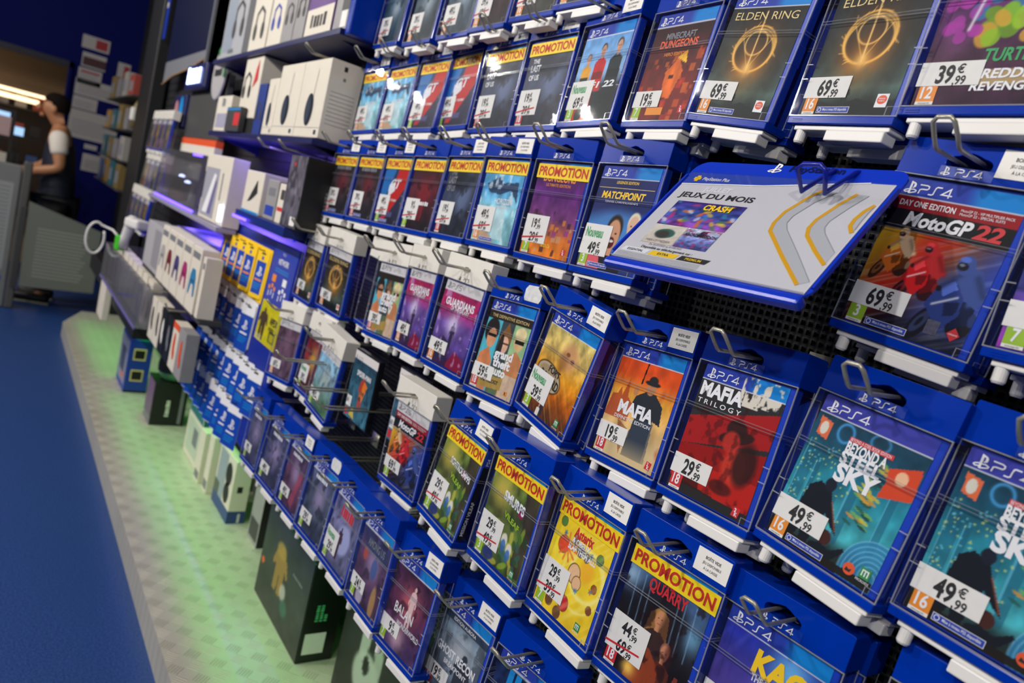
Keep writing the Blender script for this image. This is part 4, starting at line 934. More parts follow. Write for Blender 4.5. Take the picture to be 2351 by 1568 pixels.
# second cases on the same hooks
for k, d in (('elden1', 'left golden ring'), ('elden2', 'right golden ring'), ('moto', 'large motorbike'), ('moto2', 'right edge'), ('minecraft', 'red blocky'), ('f1', 'racing drivers'), ('r2_8', 'tennis'), ('r2_7', 'purple dungeon'), ('r2_6', 'icy blue'), ('beyond1', 'teal city'), ('beyond2', 'cut teal city'), ('trilogy', 'black and red'), ('mafia', 'orange city'), ('boyard', 'golden sand'), ('gta', 'cartoon panel'), ('smurf', 'right forest'), ('schtr', 'left forest'), ('asterix', 'bright yellow'), ('quarry', 'dark horror'), ('kao', 'yellow title'), ('right4', 'lower right corner'), ('ghost', 'misty soldier'), ('tmnt', 'purple brawler')):
    spare(k, desc='blue security case waiting behind the %s case' % d, dx=.010 if k == 'right4' else .004)
# printed spine showing through the side of the left forest case
mb = MB(); xs = X(.972)+.0004; mb.box(xs, xs+.0004, .0075, .0195, Z(.94), Z(.33), M['boxblack']); mb.box(xs, xs+.0004, .0075, .0195, Z(.33), Z(.19), M['blueink'])
V, F, wd = glyphs('MISSION VILEAF', .02); k = .006/CAPH
mb.mesh([(xs+.0007, .0165-b*k, Z(.90)+a*k) for a, b in V], F, M['white']); V, F, wd = glyphs('PS4', .01); mb.mesh([(xs+.0007, .0168-b*k, Z(.315)+a*k) for a, b in V], F, M['white'])
mb.build('spine_print', [c for c in CASES['schtr'][0].children if c.name.startswith('keep_case')][0])
# hooks
for k in list(CASES):
    if k in ('p5_3', 'right4', 'r0_1', 'w4_2'): continue
    case_hook(k, 'steel loop hook carrying the %s' % CASES[k][0]['label'].replace('blue security case, ', '').replace('blue promotion case, ', '').replace('white-headed ', 'white ')[:80])
def ord_(i): return ['first', 'second', 'third', 'fourth', 'fifth', 'sixth', 'seventh', 'eighth', 'ninth', 'tenth', 'eleventh', 'twelfth'][i]
# ------------------------------------------------------------------ the sign tray between the cases
def quadframe(o, ex, ey):
    ex = Vector(ex); ey = Vector(ey); x = ex.normalized(); y = (ey-x*ey.dot(x)).normalized(); n = x.cross(y)
    mw = Matrix.Identity(4)
    # local x = right, local z = up the board, local -y = face normal
    for i in range(3): mw[i][0], mw[i][1], mw[i][2], mw[i][3] = x[i], -n[i], y[i], o[i]
    return mw, ex.length, ey.length
def sign_tray():
    mw, wd, hg = quadframe(Vector((-.690, .628, EYE+.008)), (.287, 0, .004), (.006, .125, .155))
    t = thing('sign_tray', 'white subscription poster in a blue tilted metal tray below the golden ring cases', 'sign', mw=mw)
    mb = MB(); r = .018
    def rr(x0, x1, z0, z1, r):
        P = []
        for cx, cz, a0 in ((x1-r, z1-r, 0), (x0+r, z1-r, 90), (x0+r, z0+r, 180), (x1-r, z0+r, 270)):
            P += [(cx+r*math.cos(R(a0+a)), cz+r*math.sin(R(a0+a))) for a in (0, 22, 45, 67, 90)]
        return P
    bl = mat('tray_blue', (14, 52, 190), .3)
    me = fillcurve('tray', rr(0, wd, 0, hg, r), [], .003, bl); me_to_mb(mb, me, bl)
    mb.chamfer(.003, wd-.003, -.004, .010, -.009, .004, .004, bl)
    for x0, x1 in ((.0, .003), (wd-.003, wd)): mb.box(x0, x1, -.003, .0, .015, hg-.03, bl)
    mb.box(.02, wd-.02, .003, .006, .01, hg-.02, bl)
    tr = mb.build('tray', t)
    ps = MB(); ps_symbol(ps, wd*.40, hg*.925, .018, M['white'], -.0006); ps.text('PlayStation', wd*.50, hg*.945, .010, mat('ink_deep', (6, 14, 70), .4), -.0006, .03, 1.1)
    ps.build('lettering', tr)
    # poster
    p = MB(); x0, x1, z0, z1 = .006, wd-.006, .006, hg*.875; y = -.0012; W_, H_ = x1-x0, z1-z0
    PX = lambda u: x0+u*W_
    PZ = lambda v: z0+v*H_
    paper = mat('poster_paper', (214, 212, 216), .4)
    p.box(x0, x1, y, -.0004, z0, z1, paper)
    k = y-.0003
    p.poly([(PX(0), PZ(.86)), (PX(.45), PZ(.90)), (PX(.9), PZ(1)), (PX(0), PZ(1))], k, mat('poster_blue', (44, 72, 180), .35)); p.ribbon([(PX(0), PZ(.86)), (PX(.45), PZ(.90)), (PX(.9), PZ(1))], .0022, k-.0002, M['white'])
    p.box(PX(.055), PX(.075), k-.0003, k-.0001, PZ(.90), PZ(.965), M['yellow']); p.box(PX(.045), PX(.085), k-.0003, k-.0001, PZ(.918), PZ(.947), M['yellow'])
    p.text('PlayStation Plus', PX(.10), PZ(.915), .0058, M['white'], k-.0003, .015, .8)
    p.text('JUILLET', PX(.16), PZ(.795), .0078, M['white'], k, .03, 1.1); p.text('JEUX DU MOIS', PX(.05), PZ(.715), .0090, M['ink'], k, .03, .42*W_/(glyphs('JEUX DU MOIS', .03)[2]*.0090/CAPH))
    for i, (s, mt, tm) in enumerate((('ESSENTIAL', 'white', 'ink'), ('EXTRA', 'yellow', 'ink'), ('PREMIUM', 'ink', 'yellow'))):
        a = .02+.17*i; p.poly([(PX(a), PZ(.075)), (PX(a+.155), PZ(.075)), (PX(a+.17), PZ(.12)), (PX(a+.015), PZ(.12))], k, M[mt]); p.text(s, PX(a+.085), PZ(.086), .0036, M[tm], k-.0003, .01, 1.1, 'C')
    p.text('Du 05/07/2022 au 01/08/2022', PX(.15), PZ(.168), .0030, M['grey'], k, 0, 1); p.text('Disponible au t\u00e9l\u00e9chargement sur :', PX(.12), PZ(.132), .0038, M['ink'], k, .015, 1.05)
    for i in range(5): p.rect(PX(.012), PX(.50), PZ(.060-.011*i), PZ(.0625-.011*i), k, M['grey'])
    dark = mat('poster_grey', (150, 150, 158), .4); lt = mat('poster_lightgrey', (190, 190, 196), .4)
    C1 = [(.735, .90), (.70, .82), (.655, .66), (.65, .55), (.664, .47), (.80, .27), (.95, .06)]; I1 = [(.80, .89), (.745, .78), (.705, .63), (.705, .56), (.73, .50), (.86, .30), (.985, .10)]
    C2 = [(.885, .89), (.85, .78), (.812, .62), (.81, .54), (.83, .47), (.91, .35), (.985, .25)]; I2 = [(.935, .88), (.90, .76), (.868, .62), (.87, .56), (.89, .51), (.94, .43), (.985, .36)]
    C3 = [(.985, .80), (.965, .74), (.955, .66), (.958, .60), (.985, .54)]; I3 = [(.988, .78), (.985, .74), (.984, .66), (.985, .62), (.988, .57)]
    for Co, In in ((C1, I1), (C2, I2), (C3, I3)):
        Q = [(PX(a), PZ(b)) for a, b in Co]; Q2 = [(PX(a), PZ(b)) for a, b in In]
        for i in range(len(Q)-1): p.face([(Q[i][0], k, Q[i][1]), (Q[i+1][0], k, Q[i+1][1]), (Q2[i+1][0], k, Q2[i+1][1]), (Q2[i][0], k, Q2[i][1])], lt)
        p.ribbon(Q, .0044, k-.0002, mat('poster_gold', (228, 168, 20), .4)); p.ribbon(Q2, .0007, k-.0002, dark)
    po = p.build('poster', t)
    a = Art(56, 200, .62).vgrad([(0, (60, 40, 120)), (.5, (60, 90, 170)), (1, (150, 70, 170))]).mottle(6, .6)
    for i in range(40): a.ell(a.rng.rand(), a.rng.rand(), .06, .05, [(226, 120, 40), (240, 200, 60), (60, 140, 180), (200, 60, 120), (70, 140, 70), (220, 220, 240)][i % 6], .7, .4, i)
    e = MB(); e.text('CRASH', PX(.26), PZ(.585), .009, M['yellow'], k-.0012, .04, 1)
    art_part('picture', a, PX(.08), PX(.47), PZ(.395), PZ(.665), k-.0002, po, e)
    a = Art(36, 201, .9).vgrad([(0, (222, 214, 200)), (1, (214, 200, 186))]).mottle(5, .1); a.ell(.5, .45, .3, .25, (40, 90, 80), .9, .2); a.ell(.45, .5, .2, .2, (70, 60, 56), .9, .4)
    e = MB(); e.text('MAN OF MEDAN', PX(.11), PZ(.205), .0036, M['grey'], k-.0012, 0, 1); art_part('picture', a, PX(.085), PX(.275), PZ(.19), PZ(.39), k-.0002, po, e)
    a = Art(36, 202, .9).vgrad([(0, (200, 206, 224)), (.5, (130, 140, 200)), (1, (70, 80, 150))]).mottle(7, .6); a.poly([(.45, .1), (.65, .05), (.62, .35), (.4, .4)], (60, 30, 70)); a.blotch(9, .6, (170, 60, 110), .8)
    e = MB(); e.text('ARCADEGEDDON', PX(.29), PZ(.31), .0044, M['ink'], k-.0012, .02, .9); art_part('picture', a, PX(.28), PX(.465), PZ(.19), PZ(.39), k-.0002, po, e)
    sh = MB(); sh.box(x0, x1, -.0030, -.0026, z0, z1, M['clear']); sh.box(x0, x1, -.0032, -.0024, z0, z0+.001, M['edge']); sh.build('clear_cover', t)
    # blue double hook passing over the tray
    h = MB(); w2 = .014
    a = [(-w2, .0, 0), (-w2, -.155, -.040), (-w2, -.200, -.073), (-w2-.003, -.214, -.052), (-w2+.004, -.215, -.047)]; b = [(-q[0], q[1], q[2]) for q in reversed(a)]
    h.tube(a+b, .0028, M['bwire'], 8)
    o = h.build('display_hook', None, True); o.location = (-.478, .90, EYE+.200); tag(o, 'blue wire double hook reaching over the white poster tray', 'hook')
    br = MB()
    for x in (.05, wd-.05): br.box(x-.006, x+.006, .004, .012, .02, hg-.01, bl)
    br.box(.03, wd-.03, .004, .03, hg-.03, hg-.012, bl); br.build('bracket', t)
sign_tray()

# ------------------------------------------------------------------ perforated panel
def perforated(x0, x1, z0, z1, y, p=.0115, h=.0072):
    xs = np.arange(x0, x1, p); zs = np.arange(z0, z1, p)
    ax = np.sort(np.concatenate([xs, xs+h])); az = np.sort(np.concatenate([zs, zs+h])); nx, nz = len(ax), len(az)
    gx, gz = np.meshgrid(ax, az); co = np.stack([gx.ravel(), np.full(gx.size, y), gz.ravel()], 1)
    co2 = co.copy(); co2[:, 1] += .0015
    i, j = np.meshgrid(np.arange(nx-1), np.arange(nz-1)); i, j = i.ravel(), j.ravel(); hole = (i % 2 == 0)&(j % 2 == 0)
    b = j*nx+i; N = len(co); s = b[~hole]; F = np.stack([s, s+1, s+nx+1, s+nx], 1); q = b[hole]
    W1 = np.stack([q, q+nx, q+nx+N, q+N], 1); W2 = np.stack([q+1, q+1+N, q+nx+1+N, q+nx+1], 1); W3 = np.stack([q, q+N, q+1+N, q+1], 1)
    F = np.concatenate([F, W1, W2, W3])
    me = bpy.data.meshes.new('perforated_panel'); V = np.concatenate([co, co2]).astype(np.float32)
    me.vertices.add(len(V)); me.vertices.foreach_set('co', V.ravel())
    me.loops.add(F.size); me.polygons.add(len(F)); me.loops.foreach_set('vertex_index', F.ravel().astype(np.int32))
    me.polygons.foreach_set('loop_start', np.arange(0, F.size, 4, dtype=np.int32)); me.polygons.foreach_set('loop_total', np.full(len(F), 4, np.int32))
    me.update(calc_edges=True); me.materials.append(mat('panel_black', (44, 44, 44), .42, metal=.3)); return me
t = thing('perforated_panel', 'black perforated metal back panel behind the hanging game cases', 'panel', (0, .90, .56))
o = link('sheet', perforated(-2.30, .20, 0, 1.75, 0), t)
mb = MB(); mb.box(-2.30, .9, .012, .02, 0, 1.75, mat('void_black', (6, 6, 7), .9)); mb.build('backing', t)
mb = MB(); mb.box(-2.32, -2.30, -.004, .05, 0, 1.9, M['dkgrey']); mb.build('frame', t)
mb = MB(); mb.box(.20, .9, 0, .004, 0, 1.75, M['black']); mb.build('side_sheet', t)

# ------------------------------------------------------------------ setting
def floor_mat():
    mt, t, b = nt('floor_blue_vinyl'); tc = t.nodes.new('ShaderNodeTexCoord'); n = t.nodes.new('ShaderNodeTexNoise'); n.inputs['Scale'].default_value = 160; n.inputs['Detail'].default_value = 2
    r = t.nodes.new('ShaderNodeValToRGB'); r.color_ramp.elements[0].position = .36; r.color_ramp.elements[1].position = .72
    r.color_ramp.elements[0].color = (*c255(20, 52, 112), 1); r.color_ramp.elements[1].color = (*c255(42, 82, 148), 1)
    t.links.new(tc.outputs['Object'], n.inputs['Vector']); t.links.new(n.outputs['Fac'], r.inputs[0]); t.links.new(r.outputs[0], b.inputs['Base Color']); b.inputs['Roughness'].default_value = .45; return mt
def struct(name, mb): o = mb.build(name); o['kind'] = 'structure'; return o
mb = MB(); mb.box(-9.3, 3, -4, 1.2, -.1, 0, floor_mat()); struct('floor', mb)
mb = MB(); mb.box(-9.3, 3, -4, 1.2, CEIL, CEIL+.1, mat('ceiling_black', (16, 16, 20), .8)); struct('ceiling', mb)
mb = MB(); mb.box(-9.3, 3, 1.12, 1.22, 0, CEIL, mat('wall_black', (20, 20, 22), .7)); struct('wall_back', mb)
wb = mat('wall_navy', (2, 10, 84), .75, spec=.15)
mb = MB(); mb.box(-9.3, -9.2, .53, 1.12, 0, CEIL, wb); mb.box(-9.3, -9.2, -4, .53, 2.16, CEIL, wb); struct('wall_left', mb)
mb = MB(); mb.box(-9.24, -9.16, .50, .53, 0, 2.16, wb); mb.box(-9.24, -9.16, -2, .53, 2.10, 2.16, mat('trim_dark', (12, 14, 40), .5)); struct('trim_1', mb)
mb = MB(); mb.box(-14, -9.3, -4, 2, -.1, 0, mat('mall_floor', (150, 130, 110), .4)); struct('floor_mall', mb)
mb = MB(); mb.box(-10.2, -10.1, -4, 1.6, 1.78, 2.9, mat('mall_soffit', (150, 118, 82), .7)); struct('trim_2', mb)
mb = MB(); mb.box(-14, -13.9, -4, 2, 0, 3.2, mat('mall_wall', (70, 58, 52), .7)); struct('wall_mall', mb)
mb = MB(); mb.box(-14, -10.2, -4, 2, 2.3, 2.4, mat('mall_ceiling', (150, 125, 95), .7)); struct('ceiling_mall', mb)
# checker plate plinth
def checker_mat():
    mt, t, b = nt('checker_plate'); N = t.nodes.new; L = t.links.new
    tc = N('ShaderNodeTexCoord'); mp = N('ShaderNodeMapping'); mp.inputs['Scale'].default_value = (1/.058, 1/.058, 1/.058); mp.inputs['Rotation'].default_value = (0, 0, 0); L(tc.outputs['Object'], mp.inputs[0])
    sx = N('ShaderNodeSeparateXYZ'); L(mp.outputs[0], sx.inputs[0])
    def mth(op, a, c=None, v=None):
        n = N('ShaderNodeMath'); n.operation = op
        if hasattr(a, 'node'): L(a, n.inputs[0])
        else: n.inputs[0].default_value = a
        if c is not None:
            if hasattr(c, 'node'): L(c, n.inputs[1])
            else: n.inputs[1].default_value = c
        return n.outputs[0]
    x, y = sx.outputs[0], sx.outputs[1]
    fx, fy = mth('FLOOR', x), mth('FLOOR', y); par = mth('MODULO', mth('ABSOLUTE', mth('ADD', fx, fy)), 2.0)
    lx, ly = mth('SUBTRACT', mth('FRACT', x), .5), mth('SUBTRACT', mth('FRACT', y), .5)
    sg = mth('SUBTRACT', mth('MULTIPLY', par, 2.0), 1.0)
    a = mth('ADD', mth('MULTIPLY', lx, .707), mth('MULTIPLY', mth('MULTIPLY', ly, .707), sg)); c = mth('SUBTRACT', mth('MULTIPLY', ly, .707), mth('MULTIPLY', mth('MULTIPLY', lx, .707), sg))
    st = mth('SINE', mth('MULTIPLY', c, 44.0)); ma = mth('MULTIPLY', mth('LESS_THAN', mth('ABSOLUTE', a), .30), mth('LESS_THAN', mth('ABSOLUTE', c), .36))
    hgt = mth('MULTIPLY', mth('MAXIMUM', st, 0.0), ma)
    bp = N('ShaderNodeBump'); bp.inputs['Strength'].default_value = .7; bp.inputs['Distance'].default_value = .0022; L(hgt, bp.inputs['Height']); L(bp.outputs[0], b.inputs['Normal'])
    nz = N('ShaderNodeTexNoise'); nz.inputs['Scale'].default_value = 4; L(tc.outputs['Object'], nz.inputs['Vector'])
    r = N('ShaderNodeValToRGB'); r.color_ramp.elements[0].color = (*c255(186, 182, 166), 1); r.color_ramp.elements[1].color = (*c255(214, 210, 196), 1); L(nz.outputs['Fac'], r.inputs[0])
    bar_tone = N('ShaderNodeMixRGB'); bar_tone.inputs[2].default_value = (*c255(140, 134, 116), 1); L(r.outputs[0], bar_tone.inputs[1]); L(mth('MULTIPLY', hgt, .36), bar_tone.inputs[0])  # raised tread bars mixed darker than the plate
    L(bar_tone.outputs[0], b.inputs['Base Color'])
    b.inputs['Metallic'].default_value = .25; b.inputs['Roughness'].default_value = .42; return mt
mb = MB(); pts = [(-6.13, .535), (1.2, .535), (1.2, 1.10), (-6.62, 1.10), (-6.6, .69)]
cm = checker_mat()
mb.face([(x, y, .10) for x, y in pts], cm); mb.face([(x, y, 0) for x, y in reversed(pts)], cm)
for i in range(5):
    a, b = pts[i], pts[(i+1) % 5]; mb.face([(a[0], a[1], 0), (b[0], b[1], 0), (b[0], b[1], .10), (a[0], a[1], .10)], cm)
tag(mb.build('plinth'), 'long worn checker plate plinth running under the shelves beside the blue floor', 'plinth')
# green light channel under the merchandise
t = thing('light_channel', 'green glowing light channel under the lowest rail above the plinth', 'light', (0, 0, 0))
mb = MB(); mb.box(-6.3, 1.1, .806, .811, .512, .57, M['black']); mb.box(-6.3, 1.1, .806, .86, .566, .572, M['black']); mb.build('housing', t)
mb = MB(); mb.box(-6.3, 1.1, .822, .838, .556, .562, mat('green_led', (30, 255, 40), .4, emit=3)); mb.build('led_strip', t)
for i in range(4):
    l = area('green_light', (-5.3+1.85*i, .83, .553), (-5.3+1.85*i, .66, .10), 1.84, .008, .9, GREEN, 90); l.parent = t; l.matrix_parent_inverse = Matrix.Identity(4)
    l = area('green_light', (-5.3+1.85*i, .85, .553), (-5.3+1.85*i, 1.05, .30), 1.84, .008, .8, (.04, 1, .07), 150); l.parent = t; l.matrix_parent_inverse = Matrix.Identity(4)
mb = MB(); mb.box(-6.6, 1.1, 1.085, 1.10, .10, .60, mat('recess_grey', (120, 124, 120), .5)); tag(mb.build('recess_panel'), 'flat panel behind the plinth glowing green in the channel light', 'panel')
mb = MB(); mb.box(-6.5, -2.25, .765, 1.08, .574, .60, M['black']); mb.box(-6.5, -2.25, .760, .765, .560, .602, M['black']); tag(mb.build('shelf_deck'), 'long black bottom shelf deck left of the game cases above the plinth', 'shelf')

# ------------------------------------------------------------------ boxes standing on the plinth
def carton(name, label, cat, x0, x1, y0, y1, z0, z1, mt, parts=None, group=None):
    """a printed carton: origin at its base; parts(t, w, d, h) adds printed panels"""
    w, d, h = x1-x0, y1-y0, z1-z0
    t = thing(name, label, cat, ((x0+x1)/2, y0, z0), group)
    mb = MB(); mb.chamfer(-w/2, w/2, 0, d, 0, h, min(.0025, w*.02), mt); mb.build('carton', t)
    if parts: parts(t, w, d, h)
    return t
def fpan(t, w, h, u0, u1, v0, v1, mt, name='print', d=.0006, k=0):
    mb = MB(); mb.slab(-w/2+u0*w, -w/2+u1*w, v0*h, v1*h, -d*k*.5-.0001, mt, d); return mb.build(name, t)
def span(t, w, D, h, u0, u1, v0, v1, mt, name='print', d=.0006):
    mb = MB(); mb.box(w/2, w/2+d, u0*D, u1*D, v0*h, v1*h, mt); return mb.build(name, t)
def stext(t, w, st, y, z, h, mt, rot=False, bold=.01, sx=1, x=None):
    """lettering on the right-hand side face"""
    b = MB(); b.blocks(len(st), 0, 0, len(st)*h*.8*sx, h, mt); mb = MB(); X0 = w/2+.0012
    if rot: mb.mesh([(X0, y-q[2], z+q[0]) for q in b.v], b.f, mt)
    else: mb.mesh([(X0, y+q[0], z+q[2]) for q in b.v], b.f, mt)
    return mb.build('lettering', t)
gb = mat('carton_blue', (24, 60, 160), .4)
def p1(t, w, d, h):
    fpan(t, w, h, .06, .94, .12, .95, mat('print_lilac', (130, 134, 170), .4)); fpan(t, w, h, .2, .7, .3, .75, mat('print_navy', (40, 50, 100), .4), k=2); fpan(t, w, h, .5, .75, .2, .28, M['ored'], k=2)
    for v in (.12, .52): span(t, w, d, h, .2, .75, v+.1, v+.32, M['cream'], 'window_frame'); span(t, w, d, h, .26, .69, v+.13, v+.29, M['black'], 'window', .0012)
    span(t, w, d, h, 0, 1, 0, .04, M['black'])
carton('figure_box', 'blue figure box with two windows in its side, leftmost on the plinth', 'box', -4.76, -4.46, .73, .85, .10, .41, gb, p1)
def p2(t, w, d, h):
    fpan(t, w, h, .04, .96, .22, .97, mat('print_mauve', (110, 80, 120), .4)); fpan(t, w, h, .04, .96, .02, .2, M['grey']); span(t, w, d, h, .8, .9, .05, .95, M['grey']); stext(t, w, 'HEADSET', .085, .05, .018, M['paper'], True, .02, .9)
carton('headset_box', 'black cube-like box with white upright lettering on the plinth', 'box', -4.10, -3.91, .785, .95, .10, .33, M['boxblack'], p2)
# helmet standing behind that box
t = thing('helmet', 'rounded green lit helmet with dark visor on the black lettered box', 'helmet', (-3.985, .885, .332))
mb = MB(); mb.lathe([(.001, .17), (.03, .166), (.058, .15), (.078, .12), (.086, .085), (.084, .05), (.074, .02), (.06, 0), (.001, 0)], mat('helmet_green', (70, 130, 90), .3, noise=.2), 24); mb.build('shell', t, True)
mb = MB()
ang = [R(a) for a in range(205, 336, 10)]
for i in range(len(ang)-1):
    for z0, z1, r0, r1 in ((.045, .08, .0865, .0885), (.08, .115, .0885, .082)):
        P = [(r0*math.cos(ang[i]), r0*math.sin(ang[i]), z0), (r0*math.cos(ang[i+1]), r0*math.sin(ang[i+1]), z0), (r1*math.cos(ang[i+1]), r1*math.sin(ang[i+1]), z1), (r1*math.cos(ang[i]), r1*math.sin(ang[i]), z1)]
        mb.face(P, M['boxblack'])
mb.build('visor', t, True)
def p3(t, w, d, h):
    fpan(t, w, h, .03, .97, .78, .98, mat('print_teal', (20, 110, 120), .4)); fpan(t, w, h, .1, .9, .1, .7, mat('print_pale', (190, 200, 186), .4)); fpan(t, w, h, .5, .8, .3, .6, M['grey'], k=2); span(t, w, d, h, 0, 1, .78, 1, mat('print_teal', (20, 110, 120), .4)); span(t, w, d, h, .2, .8, .2, .5, M['dkgrey'])
carton('console_box', 'pale box with a teal top edge between the black box and thin white boxes', 'box', -3.58, -3.30, .89, 1.03, .10, .37, M['boxwhite'], p3)
carton('slim_box', 'thin white box on the plinth, left one of two', 'box', -3.24, -3.16, .87, 1.00, .10, .33, M['boxwhite'], lambda t, w, d, h: fpan(t, w, h, .1, .9, .05, .2, M['grey']), 'thin white boxes on the plinth')
carton('slim_box', 'thin white box on the plinth, right one of two', 'box', -3.12, -3.05, .88, 1.01, .10, .35, M['boxwhite'], lambda t, w, d, h: fpan(t, w, h, .1, .9, .05, .2, M['grey']), 'thin white boxes on the plinth')
def p5(t, w, d, h):
    fpan(t, w, h, .0, 1, 0, .2, mat('print_denim', (40, 66, 130), .4)); fpan(t, w, h, .08, .55, .2, .95, mat('print_silver', (150, 160, 176), .4)); fpan(t, w, h, .02, .3, .2, .4, mat('print_moss', (80, 90, 80), .4), k=2)
    mb = MB()
    for v, r in ((.70, .17), (.40, .15)): mb.ell(w*.22, h*v, w*r, w*r*1.15, -.001, M['ink'])
    mb.build('print', t); span(t, w, d, h, 0, 1, 0, .2, mat('print_denim', (40, 66, 130), .4)); stext(t, w, 'CONSOLE', d*.72, .004, .010, M['paper'], True, 0, .7); span(t, w, d, h, .3, .6, .5, .6, M['ink'])
carton('console_box', 'white console box with two black rings and a dark blue base on the plinth', 'box', -3.00, -2.755, .895, .965, .10, .36, M['boxwhite'], p5)
carton('slim_box', 'tall grey box with a black side behind the large dark box', 'box', -2.66, -2.54, .955, 1.03, .10, .40, M['boxgrey'], lambda t, w, d, h: (span(t, w, d, h, 0, 1, 0, 1, M['boxblack']), fpan(t, w, h, .1, .9, .05, .3, M['dkgrey'])))
def p7(t, w, d, h):
    a = Art(60, 300, h/w).vgrad([(0, (34, 40, 60)), (.4, (50, 60, 56)), (1, (58, 58, 56))]).mottle(5, .25); a.figure(.42, .22, .5, (150, 120, 60), wide=1.5); a.ell(.40, .28, .10, .08, (170, 140, 70), .9, .4); a.ell(.55, .62, .06, .08, (200, 200, 190), .8, .4); a.ell(.62, .74, .07, .08, (60, 110, 90), .8, .4); a.ell(.06, .60, .03, .035, (222, 96, 50), 1, .2)
    e = MB(); e.blocks(7, w*.18, h*.66, w*.2, .008, M['grey'], -.0012)
    art_part('print', a, -w/2+.002, w/2-.002, .002, h-.002, -.0007, t, e)
    span(t, w, d, h, .02, .98, .02, .98, mat('print_blackgreen', (14, 24, 18), .35)); span(t, w, d, h, .12, .7, .09, .30, M['paper'], 'label_sticker', .0012)
    for i, s in enumerate(('LIMITED', 'EDITION', 'BOX')): stext(t, w, s, d*(.38+.12*i), h*.42, .009, mat('print_leaf', (90, 190, 130), .4), True, 0, 1.1)
carton('collector_box', 'large dark collector box with a golden figure on its front, on the plinth', 'box', -2.255, -1.825, .872, .985, .10, .418, M['boxblack'], p7)
def p8(t, w, d, h):
    a = Art(50, 301, h/w).vgrad([(0, (20, 28, 24)), (1, (40, 44, 40))]).mottle(5, .3); a.ell(.45, .6, .2, .22, (170, 180, 166), .95, .2); a.ell(.36, .3, .06, .2, (170, 180, 166), .9, .2, .2); a.ell(.56, .3, .06, .2, (160, 170, 156), .9, .2, -.2); a.ell(.42, .5, .05, .08, (20, 26, 22), 1, .2)
    art_part('print', a, -w/2+.002, w/2-.002, .002, h-.002, -.0007, t)
carton('collector_box', 'dark collector box with a pale eared face at the bottom frame edge', 'box', -1.72, -1.32, .945, 1.05, .10, .43, M['boxblack'], p8)
